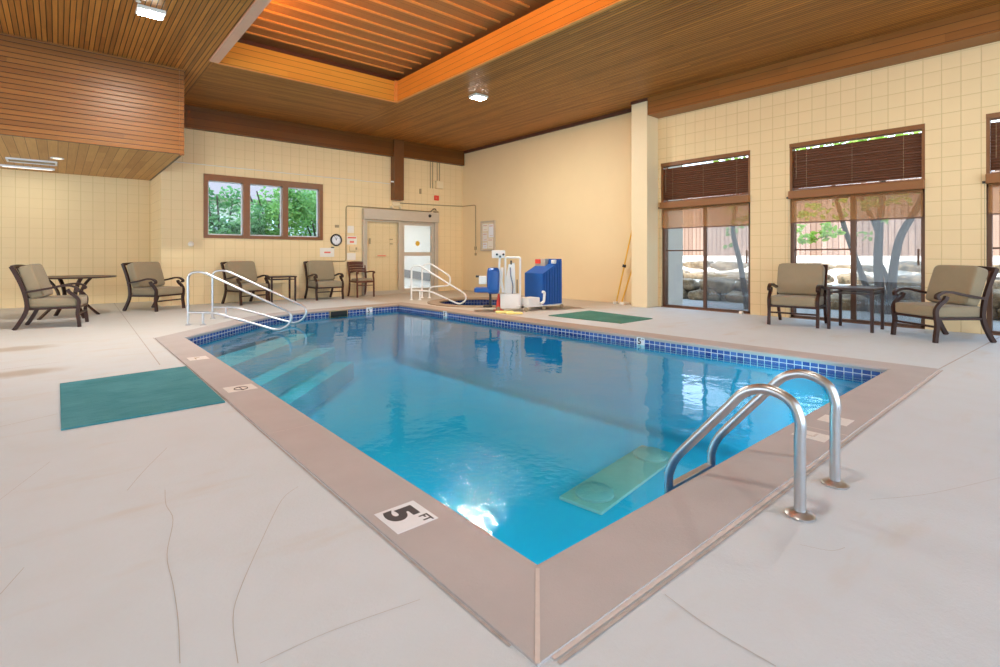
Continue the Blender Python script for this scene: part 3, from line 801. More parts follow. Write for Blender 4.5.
# ------------------------------------------------------------------ furniture
FB = M['metal_brown']
def lounge_parts(o, W=.73, pil=0.0):
    hx = W/2-.03
    for s in (-1, 1):
        x = s*hx
        leg = spline([(x,-.355,0),(x,-.345,.10),(x,-.33,.22),(x,-.345,.33),(x,-.345,.41),(x,-.30,.48),(x,-.235,.535),(x,-.21,.585)], 5)
        MB().bar(leg, .042, .045, (1,0,0)).build('front_leg', FB, o, True)
        bl = spline([(x,.40,0),(x,.34,.10),(x,.275,.24),(x,.255,.36),(x,.285,.55),(x,.345,.74),(x,.43,.94)], 5)
        MB().bar(bl, .040, [.05]*len(bl), (1,0,0)).build('back_leg', FB, o, True)
        arm = spline([(x,.29,.555),(x,.16,.575),(x,.0,.605),(x,-.14,.635),(x,-.25,.635),(x,-.325,.60),(x,-.335,.565),(x,-.30,.55)], 6)
        MB().bar(arm, [.052]*len(arm), .030, (1,0,0)).build('armrest', FB, o, True)
    m = MB()
    m.box(-hx,hx,-.36,-.325,.285,.315); m.box(-hx,hx,.235,.27,.285,.315)
    m.box(-hx-.015,-hx+.02,-.34,.26,.285,.315); m.box(hx-.02,hx+.015,-.34,.26,.285,.315)
    for i in range(5): m.box(-hx,hx,-.25+i*.11,-.21+i*.11,.29,.305)
    m.build('seat_frame', FB, o)
    MB().box(-hx,hx,-.350,-.322,.185,.210).build('stretcher', FB, o)
    m = MB()
    m.bar(spline([(-hx,.425,.925),(-hx*.5,.432,.935),(0,.434,.938),(hx*.5,.432,.935),(hx,.425,.925)], 4), .05, .03, (0,0,1))
    for i in range(5):
        x = -hx*.66+i*hx*.33
        m.bar(spline([(x,.262,.32),(x,.29,.55),(x,.345,.74),(x,.43,.945)], 4), .03, .015, (1,0,0))
    m.build('backrest', FB, o, True)
    sc = MB().ellipsoid((0,-.045,.385), (W/2-.035,.325,.075), .20, 32, 16)
    sc.build('seat_cushion', M['cushion'], o, True)
    mt = Matrix.Translation((0,.215,.705)) @ Matrix.Rotation(R(-17+pil), 4, 'X')
    bc = MB().ellipsoid((0,0,0), (W/2-.035,.085,.262), .22, 32, 16)
    for i, v in enumerate(bc.v):
        v = Vector(v); b = (1-abs(v.x)/(W/2))*(1-abs(v.z)/.28)
        v.y += math.copysign(.02*b, v.y) + .012*noise.noise(v*5); bc.v[i] = tuple(mt @ v)
    bc.build('back_cushion', M['cushion'], o, True)
GC = 'cushioned metal lounge chairs'
ch = thing('lounge_chair', (8.84, 1.33, 0), 'taupe cushioned lounge chair at the right, seen at an angle before the wall', 'chair', GC, rz=math.atan2(-.757, -.65)+.02)
lounge_parts(ch)
def facing(fx, fy): return math.atan2(fx, -fy)
dup(ch, (8.985, 3.10, 0), facing(-.99, -.14), 'taupe cushioned lounge chair in front of the middle tall window')
dup(ch, (5.11, 12.74, 0), facing(.02, -1), 'taupe lounge chair below the wall clock, beside the wooden armchair')
dup(ch, (3.27, 12.68, 0), facing(.28, -.96), 'taupe lounge chair below the picture window, behind the steel stair rails')
dup(ch, (1.50, 12.45, 0), facing(.62, -.78), 'taupe lounge chair turned at an angle left of the stair rails')
dup(ch, (-.04, 10.62, 0), facing(.985, -.17), 'taupe lounge chair in side view beside the round table')

# wooden dining armchair
dn = thing('dining_chair', (6.16, 12.80, 0), 'dark wooden armchair with slatted back and thin seat pad by the entrance door', 'chair')
DW = M['dining_wood']
for s in (-1, 1):
    x = s*.235
    MB().bar(spline([(x,-.23,0),(x,-.225,.25),(x,-.22,.44),(x,-.19,.56),(x,-.20,.645)], 4), .035, .035, (1,0,0)).build('front_leg', DW, dn, True)
    MB().bar(spline([(x,.33,0),(x,.26,.18),(x,.235,.42),(x,.27,.65),(x,.35,.93)], 4), .035, .04, (1,0,0)).build('back_leg', DW, dn, True)
    MB().bar(spline([(x,.275,.64),(x,.1,.655),(x,-.12,.675),(x,-.23,.66),(x,-.26,.63)], 4), .045, .028, (1,0,0)).build('armrest', DW, dn, True)
m = MB(); m.box(-.24,.24,-.24,-.21,.38,.43); m.box(-.24,.24,.22,.25,.38,.43); m.box(-.245,-.22,-.22,.24,.38,.43); m.box(.22,.245,-.22,.24,.38,.43); m.build('seat_frame', DW, dn)
MB().box(-.235,.235,-.225,-.2,.30,.32).build('stretcher', DW, dn)
m = MB()
for y, z, h in ((.335,.885,.09),(.31,.80,.055),(.29,.73,.05),(.275,.665,.05)):
    m.bar(spline([(-.235,y,z),(-.1,y+.02,z+.008),(.1,y+.02,z+.008),(.235,y,z)], 4), h, .02, (0,0,1))
m.build('back_slats', DW, dn, True)
MB().ellipsoid((0,-.0,.455), (.225,.225,.032), .3).build('seat_pad', M['cushion'], dn, True)

# side tables
def side_table(loc, w, d, h, label, rz=0):
    o = thing('side_table', (*loc, 0), label, 'table', 'dark metal side tables', rz=rz)
    m = MB(); m.box(-w/2,w/2,-d/2,d/2,h-.035,h,b=.006)
    m.build('tabletop', FB, o)
    m = MB()
    for s in (-1, 1):
        m.box(-w/2+.02,w/2-.02,s*(d/2-.03)-.012,s*(d/2-.03)+.012,h-.09,h-.072); m.box(s*(w/2-.03)-.012,s*(w/2-.03)+.012,-d/2+.03,d/2-.03,h-.09,h-.072)
    m.build('apron', FB, o)
    for sx in (-1, 1):
        for sy in (-1, 1):
            x, y = sx*(w/2-.03), sy*(d/2-.03)
            MB().box(x-.019,x+.019,y-.019,y+.019,0,h-.035,b=.003).build('leg', FB, o)
    return o
side_table((4.05, 12.74), .60, .46, .61, 'dark metal side table between two lounge chairs against the far wall')
side_table((9.02, 2.32), .60, .60, .63, 'dark metal side table in front of the middle tall window')
# round table
tb = thing('round_table', (.16, 11.95, 0), 'round dark patio table with curved legs in the seating recess', 'table')
MB().lathe([(0,.70),(.30,.70),(.66,.702),(.675,.712),(.67,.726),(.0,.73)], 40).build('tabletop', FB, tb, True)
for k in range(4):
    a = R(25+90*k); c, s = math.cos(a), math.sin(a)
    for q in (-.025, .025):
        pass
    pth = spline([(.46*c,.46*s,0),(.36*c,.36*s,.10),(.20*c,.20*s,.28),(.17*c,.17*s,.42),(.24*c,.24*s,.58),(.34*c,.34*s,.70)], 5)
    MB().bar(pth, .055, .03, (-s, c, 0)).build('leg', FB, tb, True)
MB().lathe([(.21,.33),(.21,.345)], 30).build('lower_ring', FB, tb)

# ------------------------------------------------------------------ pool lift with blue cover
Q = Vector((6.85, 7.62)); dQ = 10.25; ang = math.atan((58-500)/512.)
lf = thing('pool_lift', (Q.x, Q.y, 0), 'white portable pool lift with blue seat and big blue moulded cover on casters', 'pool lift', rz=ang)
def U(px): return (px-511)/50.
def Zp(py): return 1.1-(py-255.5)/50.
WP, BL = M['white_pipe'], M['blue_rib']
loc = lambda x, y: Matrix.Rotation(-ang, 3, 'Z') @ Vector((x-Q.x, y-Q.y, 0))
RM = Matrix.Rotation(-ang, 4, 'Z') @ Matrix.Translation((-Q.x, -Q.y, 0))
MB().box(U(501),U(520),-.12,.12,.05,.34,b=.02).build('base_weight', WP, lf, True)
m = MB(); m.tube(fillet([(U(506),0,.33),(U(506),0,Zp(257.5)),(U(520.8),0,Zp(257.5)),(U(520.8),0,.05)], .03, 4), .021, 10); m.build('mast_frame', WP, lf, True)
MB().bar([(U(510),.02,.33),(U(509.5),.02,.62),(U(512),.02,.92)], .11, .10, (1,0,0)).build('actuator', WP, lf)
MB().bar([(U(515),.05,.33),(U(514),.05,.95)], .06, .06, (1,0,0)).build('support_arm', WP, lf)
MB().tube(spline([(U(513),-.06,.34),(U(513.5),-.07,.5),(U(511.5),-.07,.7),(U(511),-.05,.86)], 6), .012, 8).build('cable', M['spa_tile'], lf, True)
MB().box(U(511),U(512.6),-.02,.02,.92,1.0).build('lever', M['black'], lf)
MB().box(U(517.4),U(518.2),-.02,.02,.35,.62).build('strap', M['black'], lf)
cb_ = MB().box(U(492.6),U(505.8),-.16,-.04,Zp(258),Zp(250.3),b=.012).build('control_box', M['white_plastic'], lf, True)
for x, z in ((497.7, 254.5), (504, 254.5), (500.8, 256.6)):
    MB().lathe([(.022,-.006),(.022,.008),(0,.01)], 14, Matrix.Translation((U(x),-.165,Zp(z))) @ Matrix.Rotation(PI/2, 4, 'X')).build('button', M['black'], cb_)
MB().tube(spline([(U(500.5),-.1,Zp(258)),(U(500),-.1,Zp(266)),(U(501),-.08,Zp(278)),(U(499),-.06,Zp(293))], 5), .022, 10).build('swing_arm', WP, lf, True)
MB().bar([(U(504),.0,.36),(U(502),.0,.60),(U(503),.0,.86)], .05, .05, (1,0,0)).build('linkage', WP, lf)
m = MB().ellipsoid((U(494),-.02,.60), (.125,.22,.26), .35, 24, 14, Matrix.Translation((0,0,0)))
m.build('seat_back', BL, lf, True)
MB().ellipsoid((U(486),-.02,.415), (.22,.21,.05), .35, 24, 10).build('seat', BL, lf, True)
MB().bar([(U(477.5),-.2,.44),(U(489),-.2,.425)], .05, .035, (0,1,0)).build('armrest', BL, lf)
MB().box(U(480),U(487.5),-.24,-.20,Zp(283.5),Zp(275.5),b=.01).build('side_plate', M['white_plastic'], lf)
MB().box(U(477),U(480.5),-.235,-.205,Zp(277),Zp(275)).build('handle', M['black'], lf)
MB().tube([(U(491),0,.40),(U(491),0,.10)], .025, 10).build('leg_post', M['black'], lf, True)
MB().box(U(484),U(493),-.12,.12,.07,.10,b=.01).build('footrest', M['black'], lf)
# chassis towards the cover
m = MB(); m.box(6.86,8.02,7.28,7.33,.075,.11,RM); m.box(6.86,8.02,7.70,7.75,.075,.11,RM); m.box(6.86,6.92,7.28,7.75,.075,.11,RM); m.box(7.96,8.02,7.28,7.75,.075,.11,RM)
m.build('chassis', WP, lf)
for x, y in ((6.95,7.27),(7.45,7.27),(7.98,7.27),(7.98,7.75),(6.62,7.72)):
    p = loc(x, y)
    MB().lathe([(.038,-.016),(.042,-.01),(.042,.01),(.038,.016)], 16, Matrix.Translation((p.x,p.y,.042)) @ Matrix.Rotation(PI/2, 4, 'X')).build('caster', M['conduit'], lf, True)
MB().box(7.02,7.34,7.27,7.55,.10,.26,RM,b=.02).build('battery_tray', M['white_plastic'], lf, True)
m = MB(); pts = fillet([(7.30,7.22,.14),(7.40,7.22,.16),(7.42,7.22,.36),(7.36,7.22,.37)], .05, 5)
m.tube([RM @ p for p in pts], .028, 10); m.build('tow_handle', WP, lf, True)
HX0, HX1, HY0, HY1 = 7.41, 7.97, 7.25, 7.80
cov = MB()
prof_c = [(HX0,.10),(HX0,.735),(HX0+.40,.925),(HX0+.42,1.03),(HX1,1.03),(HX1,.10)]
cov.prism(prof_c, 'y', HY0+.01, HY1-.01, RM)
cv = cov.build('cover', BL, lf)
m = MB()
for k in range(7):
    x = HX0+.03+k*.078; zt_ = .735+.19*min(1, max(0, (x-HX0)/.40)) if x < HX0+.41 else 1.02
    m.box(x, x+.05, HY0-.006, HY0+.012, .12, zt_-.03, RM)
m.build('cover_ribs', BL, cv)
m = MB()
MB().box(HX0+.30,HX0+.46,HY1-.30,HY1-.02,.87,1.03,RM,b=.01).build('battery', M['alu'], lf, True)
MB().box(HX0+.285,HX0+.301,HY1-.18,HY1-.03,.93,1.02,RM).build('warning_label', M['red'], lf)
MB().box(HX0+.33,HX0+.45,HY0+.02,HY0+.10,.93,1.01,RM,b=.01).build('socket', M['white_plastic'], lf, True)
# cone and foam pads
p = at(498.6, 310.5)
cn = thing('safety_cone', (p.x, p.y, 0), 'slim red safety cone beside the white base of the pool lift', 'cone')
MB().box(-.075,.075,-.075,.075,0,.02,b=.004).build('base', M['red'], cn)
MB().lathe([(.062,.02),(.055,.05),(.03,.25),(.018,.33),(.0,.335)], 20).build('body', M['red'], cn, True)
p = at(504.5, 313)
o = MB().box(-.17,.17,-.10,.10,0,.035,b=.008).build('foam_pad', M['yellow_mat'], loc=(p.x,p.y,.001)); o.rotation_euler.z = ang
tag(o, 'yellow foam pad on the deck under the lift base, the one near the red cone', 'pad')
p = at(514.5, 314)
o = MB().box(-.15,.15,-.07,.07,0,.03,b=.008).build('foam_pad', M['yellow_mat'], loc=(p.x,p.y,.001)); o.rotation_euler.z = ang+.1
tag(o, 'yellow foam pad on the deck under the lift base, the one near the casters', 'pad')

# ------------------------------------------------------------------ poles in the corner
def pole(name, p0, p1, label, group):
    o = thing(name, p0, label, 'pole', group)
    d = Vector(p1)-Vector(p0)
    MB().tube([(0,0,0), tuple(d)], .016, 10).build('shaft', M['yellow'], o, True)
    return o, d
o, d = pole('brush_pole', (9.64, 7.10, .06), (9.77, 6.56, 2.5), 'tall yellow pole with black clamp leaning in the corner behind the pillar', 'pool poles')
q = d*.33; MB().tube([tuple(q-d*.012), tuple(q+d*.012)], .04, 12).build('clamp', M['black'], o, True)
MB().box(-.10,.02,-.03,.03,-.06,-.005,b=.01).build('brush_head', M['white_plastic'], o)
o, d = pole('brush_pole', (9.62, 6.94, .06), (9.74, 6.56, 1.32), 'shorter yellow pole with flat white head leaning in the corner behind the pillar', 'pool poles')
MB().box(-.06,.16,-.10,.02,-.06,-.005,b=.01).build('brush_head', M['white_plastic'], o)

# ------------------------------------------------------------------ far wall: window, door, fittings
w = thing('window_1', ((WX0+WX1)/2, YF, WZ0), 'wide three-pane picture window with brown wooden frame in the far wall', 'window', kind='structure')
hw = (WX1-WX0)/2; H = WZ1-WZ0
def fbox(m, x0, x1, z0, z1): m.box(x0, x1, -.03, .12, z0, z1)
m = MB(); fbox(m,-hw,hw,0,.075); fbox(m,-hw,hw,H-.14,H); fbox(m,-hw,-hw+.085,.075,H-.14); fbox(m,hw-.10,hw,.075,H-.14); m.build('window_frame', M['win_wood'], w)
for a, b in ((-.545,-.40),(.355,.49)):
    m = MB(); fbox(m, a, b, .075, H-.14); m.build('mullion', M['win_wood'], w)
for a, b in ((-hw+.085,-.545),(-.40,.355),(.49,hw-.10)):
    m = MB(); m.box(a, a+.03, .06,.09,.075,H-.14); m.box(b-.03, b, .06,.09,.075,H-.14); m.box(a,b,.06,.09,.075,.10); m.box(a,b,.06,.09,H-.165,H-.14); m.build('inner_sash', M['sticker'], w)
    MB().box(a, b, .07,.076,.075,H-.14).build('pane', M['far_glass'], w)

d = thing('door_1', (7.57, YF, 0), 'automatic sliding entrance door with aluminium header and one glazed leaf', 'door', kind='structure')
AL = M['alu']
MB().box(-1.22,1.24,-.16,0,2.10,2.40,b=.008).build('header', AL, d)
MB().box(-1.22,-1.15,-.10,0,0,2.10).build('jamb', AL, d)
MB().box(1.12,1.24,-.10,.05,0,2.10).build('jamb', AL, d)
lf_ = MB().box(-.12,-.02,-.09,-.04,0,2.09).box(-1.14,-.12,-.09,-.04,0,.10).box(-1.14,-1.10,-.09,-.04,.10,2.09).box(-1.10,-.12,-.09,-.04,2.05,2.09).build('fixed_leaf', AL, d)
MB().box(-1.10,-.12,-.068,-.062,.10,2.05).build('pane', M['leaf_glass'], lf_)
MB().box(-1.035,-.99,-.072,-.069,1.42,1.58).build('door_notice', M['conduit'], lf_)
MB().box(-.40,-.30,-.072,-.069,1.55,1.575).box(-.40,-.30,-.072,-.069,1.42,1.445).build('door_notice', M['conduit'], lf_)
MB().box(-.78,-.52,-.072,-.069,1.08,1.105).build('red_notice', M['red_ink'], lf_)
rl = MB().box(-.015,.10,-.035,.015,.02,2.09).box(1.03,1.12,-.035,.015,.02,2.09).box(.10,1.03,-.035,.015,.02,.13).box(.10,1.03,-.035,.015,1.99,2.09).box(.10,1.03,-.035,.015,1.09,1.20).build('sliding_leaf', AL, d)
MB().box(.10,1.03,-.013,-.007,.13,1.09).box(.10,1.03,-.013,-.007,1.20,1.99).build('pane', M['glass'], rl)
MB().lathe([(.075,0),(.075,.004),(0,.005)], 24, Matrix.Translation((.56,-.014,1.46)) @ Matrix.Rotation(PI/2, 4, 'X')).build('yellow_sticker', M['yellow'], rl)
MB().box(-1.22,1.24,-.12,.02,0,.018).build('threshold', AL, d)
MB().lathe([(.05,0),(.045,.02),(0,.035)], 20, Matrix.Translation((.90,-.16,2.29)) @ Matrix.Rotation(PI/2, 4, 'X')).build('sensor', M['black'], d, True)
# corridor behind the glazed leaf
hm = MB(); hm.box(7.0,11.5,16.0,16.1,0,2.8); hm.box(11.5,11.6,YF+T,16,0,2.8); hm.box(6.9,7.0,YF+T,16,0,2.8); hm.box(7.0,11.5,YF+T,16,2.7,2.8)
struct(hm.build('wall_corridor', M['hall_wall'], fix=False), 'white corridor wall seen through the glazed door leaf', 'wall')
struct(MB().box(7.0,11.5,YF+T,16.0,-.05,0).build('floor_corridor', M['hall_wall']), 'pale corridor floor seen through the glazed door leaf', 'floor')
struct(MB().prism([(8.2,.78),(8.2,.50),(10.6,.12),(10.6,.40)], 'y', 15.93, 15.99).build('trim_corridor', M['hall_grey']), 'grey sloping rail on the corridor wall behind the glazed door', 'trim')
hl = thing('corridor_light', (9.2, 14.6, 2.7), 'ceiling light of the corridor behind the glazed door', 'light')
MB().box(-.6,.6,-.15,.15,-.05,0,b=.01).build('housing', M['white_plastic'], hl)
MB().box(-.56,.56,-.11,.11,-.06,-.048).build('diffuser', M['cfl'], hl)
ldd = bpy.data.lights.new('tube', 'AREA'); ldd.shape = 'RECTANGLE'; ldd.size = 1.1; ldd.size_y = .22; ldd.energy = 34; ldd.color = (1, .98, .95)
l = bpy.data.objects.new('tube', ldd); l.location = (0, 0, -.07); l.parent = hl; C.objects.link(l)

def on_wall(name, x0, x1, z0, z1, mat, label, cat, t=.012, b=.0):
    o = MB().box(-(x1-x0)/2,(x1-x0)/2,-t,0,-(z1-z0)/2,(z1-z0)/2,b=b).build(name, mat, loc=((x0+x1)/2, YF, (z0+z1)/2))
    return tag(o, label, cat)
ck = thing('wall_clock', (5.615, YF, 1.514), 'round wall clock with dark rim on the far wall', 'clock')
rx = Matrix.Rotation(PI/2, 4, 'X')
MB().lathe([(.125,.0),(.158,.0),(.163,.02),(.15,.035),(.125,.028),(.122,.0),(.125,0)], 36, rx, False).build('rim', M['black'], ck, True)
dl = MB().lathe([(.13,.0),(.13,.010),(0,.011)], 36, rx).build('dial', M['sticker'], ck)
m = MB()
for k in range(12):
    m.box(-.005,.005,-.0135,-.011,.092,.115, Matrix.Rotation(k*PI/6, 4, 'Y'))
m.build('hour_marks', M['ink'], dl)
MB().box(-.006,.006,-.016,-.013,-.01,.07, Matrix.Rotation(R(20), 4, 'Y')).box(-.004,.004,-.018,-.0155,-.015,.10, Matrix.Rotation(R(-25), 4, 'Y')).build('hands', M['ink'], ck)
s = on_wall('wall_sign', 5.18, 5.56, 1.065, 1.30, M['paper'], 'white rectangular notice with red print under the clock', 'sign')
MB().box(-.08,.09,-.014,-.0115,-.02,.02).build('red_print', M['red_ink'], s)
on_wall('wall_plate', 5.585, 5.69, 1.845, 1.915, M['conduit'], 'small brown plate above the wall clock', 'plate', .02)
on_wall('wall_hook', 5.48, 5.55, 1.30, 1.325, M['black'], 'small black hook above the white notice', 'hook', .03)
on_wall('wall_paper_notice', 5.935, 6.12, 1.715, 1.905, M['paper'], 'plain white paper notice, uppermost beside the entrance door', 'notice', .004)
s = on_wall('wall_sign', 5.92, 6.20, 1.40, 1.63, M['paper'], 'white notice with red lettering beside the entrance door', 'sign', .006)
MB().box(-.12,.12,-.0075,-.0055,.05,.09).box(-.06,.06,-.0075,-.0055,-.07,-.02).build('red_print', M['red_ink'], s)
tbx = on_wall('thermostat', 5.98, 6.21, 1.225, 1.355, M['plaster'], 'small cream control box beside the entrance door', 'control box', .05, .008)
MB().box(.05,.09,-.056,-.049,-.03,.03).build('switch', M['conduit'], tbx)
on_wall('wall_paper_notice', 5.925, 6.17, .98, 1.165, M['paper'], 'plain white paper notice, lowest beside the entrance door', 'notice', .004)
pl = thing('wall_lamp_knob', (2.254, YF, 1.36), 'small round cream knob on the wall left of the picture window', 'wall knob')
MB().lathe([(.06,0),(.055,.03),(.03,.05),(0,.055)], 20, rx).build('knob', M['paper'], pl, True)
# conduits
def conduit(pts, label, r=.014):
    return tag(MB().tube(fillet(pts, .07, 5), r, 8).build('conduit', M['conduit'], smooth=True), label, 'conduit')
yc = YF-.016
conduit([(5.09,yc,.955),(5.89,yc,.945),(5.89,yc,2.44),(6.3,yc,2.445),(8.45,yc,2.43),(8.62,yc,2.44)], 'brown conduit running round the left and over the top of the entrance door')
conduit([(7.36,yc,2.62),(9.76,yc,2.67),(9.784,13.05,2.67),(9.784,12.49,2.66),(9.784,12.49,1.34)], 'thin conduit from the wooden post to the corner and down the smooth wall')
o = thing('outlet_box', (XR, 12.49, 1.27), 'small brown outlet box at the foot of the conduit on the smooth wall', 'outlet')
MB().box(-.04,0,-.04,.04,0,.11,b=.006).build('box', M['conduit'], o)
MB().box(-.03,0,-.035,.035,-.17,-.09,b=.006).build('lower_box', M['conduit'], o)
MB().tube([(-.016,0,0),(-.016,0,-.1)], .008, 8).build('stub', M['conduit'], o)
o = thing('door_camera', (8.74, YF, 2.42), 'small swivel sensor on the conduit at the top right of the entrance door', 'sensor')
MB().lathe([(.05,0),(.05,.03),(0,.035)], 16, rx).build('base', M['conduit'], o)
MB().tube(spline([(-.16,-.03,.01),(-.08,-.05,.09),(.0,-.05,.10),(.03,-.05,.04)], 5), .012, 8).build('bracket', M['black'], o, True)
MB().ellipsoid((.03,-.08,.0), (.06,.06,.05)).build('head', M['conduit'], o, True)
o = thing('wall_speaker', (8.88, YF, 3.27), 'cream wall speaker box fed by vertical conduits under the beam', 'speaker')
MB().box(-.13,.13,-.10,0,-.12,.12,b=.01).build('box', M['plaster'], o)
MB().box(-.11,.11,-.108,-.1,-.10,.10).build('grille', M['column'], o)
for x in (-.30,-.22,-.05,.04):
    tag(MB().tube([(8.88+x, yc, 3.39 if x > -.1 else 3.15),(8.88+x, yc, 3.96)], .011, 8).build('conduit_drop', M['conduit']),
        {-.30:'vertical conduit, outermost of four left of the wall speaker',-.22:'vertical conduit, second of four left of the wall speaker',-.05:'vertical conduit entering the wall speaker on its left side',.04:'vertical conduit entering the wall speaker near its centre'}[x], 'conduit', 'conduits above the speaker')
o = thing('fire_alarm', (8.80, YF, 2.865), 'small red fire alarm on the far wall below the speaker', 'alarm')
MB().box(-.075,.075,-.05,0,-.075,.075,b=.008).build('body', M['red'], o)
MB().box(-.05,.0,-.056,-.049,-.03,.03).build('strobe', M['red_ink'], o)
on_wall('wall_sensor', 8.20, 8.26, 2.95, 3.10, M['conduit'], 'small brown sensor on the far wall left of the red alarm', 'sensor', .03, .005)
o = thing('emergency_light', (7.39, YF, 2.58), 'small cream twin-head light under the wooden post', 'light')
MB().box(-.12,.12,-.06,0,-.05,.06,b=.008).build('body', M['column'], o)
for x in (-.16, .12): MB().ellipsoid((x+.02,-.06,-.09), (.055,.05,.045)).build('head', M['column'], o, True)
MB().tube([(-.14,-.06,-.06),(-.08,-.04,-.01)], .01, 6).build('arm', M['column'], o)
MB().tube([(.14,-.06,-.06),(.08,-.04,-.01)], .01, 6).build('arm', M['column'], o)
o = thing('small_spotlight', (7.21, YF-.17, 3.20), 'tiny white fitting on the left side of the wooden post', 'fitting')
MB().box(-.05,.03,-.02,.02,-.02,.02,b=.006).build('body', M['sticker'], o)
# notice case on the smooth wall
nb = thing('notice_board', (XR, 11.88, 1.69), 'glazed notice board with pinned papers on the smooth wall', 'notice board')
m = MB(); m.box(-.05,0,-.33,-.29,-.45,.45); m.box(-.05,0,.29,.33,-.45,.45); m.box(-.05,0,-.29,.29,-.45,-.41); m.box(-.05,0,-.29,.29,.41,.45); m.build('frame', AL, nb)
MB().box(-.012,0,-.29,.29,-.41,.41).build('backing', M['board_cork'], nb)
for y0, y1, z0, z1, mt in ((.02,.26,.14,.36,'paper'),(.04,.26,-.16,.10,'sticker_worn'),(-.25,-.02,-.05,.34,'sticker'),(-.22,.02,-.38,-.08,'paper'),(.05,.25,-.38,-.20,'sticker')):
    pp = MB().box(-.016,-.012,y0,y1,z0,z1).build('pinned_paper', M[mt], nb)
    MB().box(-.018,-.0155,y0+.03,y1-.03,z1-.06,z1-.035).box(-.018,-.0155,y0+.03,y1-.06,z0+.05,z0+.06).build('faded_print', M['faded_red'], pp)

# ------------------------------------------------------------------ tall windows on the right
place = {0: 'nearest the pillar', 1: 'behind the side table', 2: 'behind the angled chair'}
for i, (y0, y1) in enumerate(WB):
    w_, ym = y1-y0, (y0+y1)/2; h = w_/2
    w = thing('window_%d' % (i+2), (XR, ym, 0), 'tall brown-framed sliding glass window '+place[i], 'window', kind='structure')
    BF = M['bronze_frame']
    m = MB(); m.box(.05,.17,-h,-h+.055,0,2.1); m.box(.05,.17,h-.055,h,0,2.1); m.box(.05,.17,-h,h,0,.05); m.box(.05,.17,-h,h,2.06,2.17); m.build('door_frame', BF, w)
    m = MB(); m.box(.0,.15,-h,-h+.04,2.17,3.07); m.box(.0,.15,h-.04,h,2.17,3.07); m.box(-.012,.15,-h,h,3.0,3.07); m.build('upper_frame', M['win_wood'], w)
    m = MB(); m.box(.06,.10,-.045,.0,.05,2.06); m.box(.10,.14,-.01,.04,.05,2.06); m.build('meeting_stile', BF, w)
    MB().box(.11,.13,.04,h-.055,1.19,1.215).build('midrail', BF, w)
    MB().box(.118,.124,.0,h-.055,.05,2.06).build('pane', M['glass'], w)
    MB().box(.078,.084,-h+.055,-.02,.05,2.06).build('pane', M['glass'], w)
    MB().box(.100,.106,-h,h,2.17,3.0).build('pane', M['glass'], w)
    MB().box(.150,.152,-h+.055,.0,.05,2.06).build('insect_screen', M['insect_screen'], w)
    MB().box(.045,.06,-h+.075,-h+.10,.95,1.2).build('handle', M['bronze_frame'], w)
    MB().box(-.004,.05,-h,h,-.0,.012).build('sill', M['win_wood'], w)
    # wooden slat blind
    b = thing('venetian_blind', (XR+.05, ym, 0), 'dark wooden slat blind over the top of the window '+place[i], 'blind', 'wooden slat blinds')
    MB().box(-.02,.035,-h+.042,h-.042,2.985,3.0).build('headrail', M['blind'], b)
    m = MB(); z = 2.928
    while z > 2.285:
        sag = random.uniform(-.002,.002)
        q = Matrix.Translation((0,0,z+sag)) @ Matrix.Rotation(R(56), 4, 'Y')
        sec = [(-.027,-.006),(-.014,.001),(0,.0035),(.014,.001),(.027,-.006),(.027,-.009),(.014,-.002),(0,.0005),(-.014,-.002),(-.027,-.009)]
        m.prism(sec, 'y', -h+.041, h-.041, q); z -= .0415
    m.build('slats', M['blind'], b, fix=False)
    MB().box(-.022,.022,-h+.05,h-.05,-.012,.012, Matrix.Translation((0,0,2.252)) @ Matrix.Rotation(.012*(1 if i == 1 else -1), 4, 'X')).build('bottom_rail', M['blind'], b)
    m = MB()
    for y in (-h*.72, 0, h*.72):
        m.tube([(-.026,y,2.26),(-.026,y,2.99)], .002, 5)
    m.tube([(-.03,h-.10,2.45),(-.03,h-.10,2.99)], .003, 5); m.build('ladder_cord', M['conduit'], b)
    # roller shade
    r_ = thing('roller_shade', (XR, ym, 0), 'half-drawn tan mesh roller shade on the window '+place[i], 'shade', 'mesh roller shades')
    MB().box(-.075,.03,-h+.0,h-.0,2.095,2.232,b=.012).build('cassette', M['valance'], r_)
    MB().box(-.05,.03,h-.01,h+.035,2.105,2.135).build('end_bracket', M['black'], r_)
    MB().box(-.002,.0,-h+.025,h-.025,1.675,2.10).build('mesh', M['shade_mesh'], r_)
    MB().box(-.008,.006,-h+.025,h-.025,1.663,1.682).build('hem_bar', M['bronze_frame'], r_)
    MB().tube([(-.03,h+.012,.75),(-.03,h+.012,2.11)], .003, 5).build('pull_chain', M['conduit'], r_)
tag(MB().prism([(-.05,0),(.05,0),(.012,.05),(-.012,.05)], 'y', -.03, .03).build('door_wedge', M['paper'], loc=(9.74, 4.33, .001)), 'small pale wedge on the deck under the first tall window', 'wedge')

# ------------------------------------------------------------------ outside, right side
gm = MB().box(XR+T,13.2,-14,18,-.08,-.03)
struct(gm.build('ground_gravel', M['gravel']), 'grey gravel strip outside the tall windows', 'ground')
tm = MB().prism([(12.7,-.08),(12.9,.35),(13.7,.48),(14.1,.80),(15.6,.92),(19.5,1.25),(19.5,-.08)], 'y', -14, 18)
struct(tm.build('ground_terrace', M['terrace']), 'sunlit pale terrace sloping up to the wooden fence', 'ground')
struct(MB().box(XR+T,10.62,6.02,6.5,0,3.2).build('wall_outside', M['stucco']), 'white stucco wing wall outside the first tall window', 'wall')
fe = thing('fence', (17.6, 0, 1.0), 'tall reddish wooden board fence beyond the stone terrace', 'fence')
MB().box(0,.03,-13,17,0,2.2).build('boards', M['fence'], fe)
m = MB(); m.box(.03,.08,-13,17,.35,.44); m.box(.03,.08,-13,17,1.7,1.79); m.build('rail', M['bark'], fe)
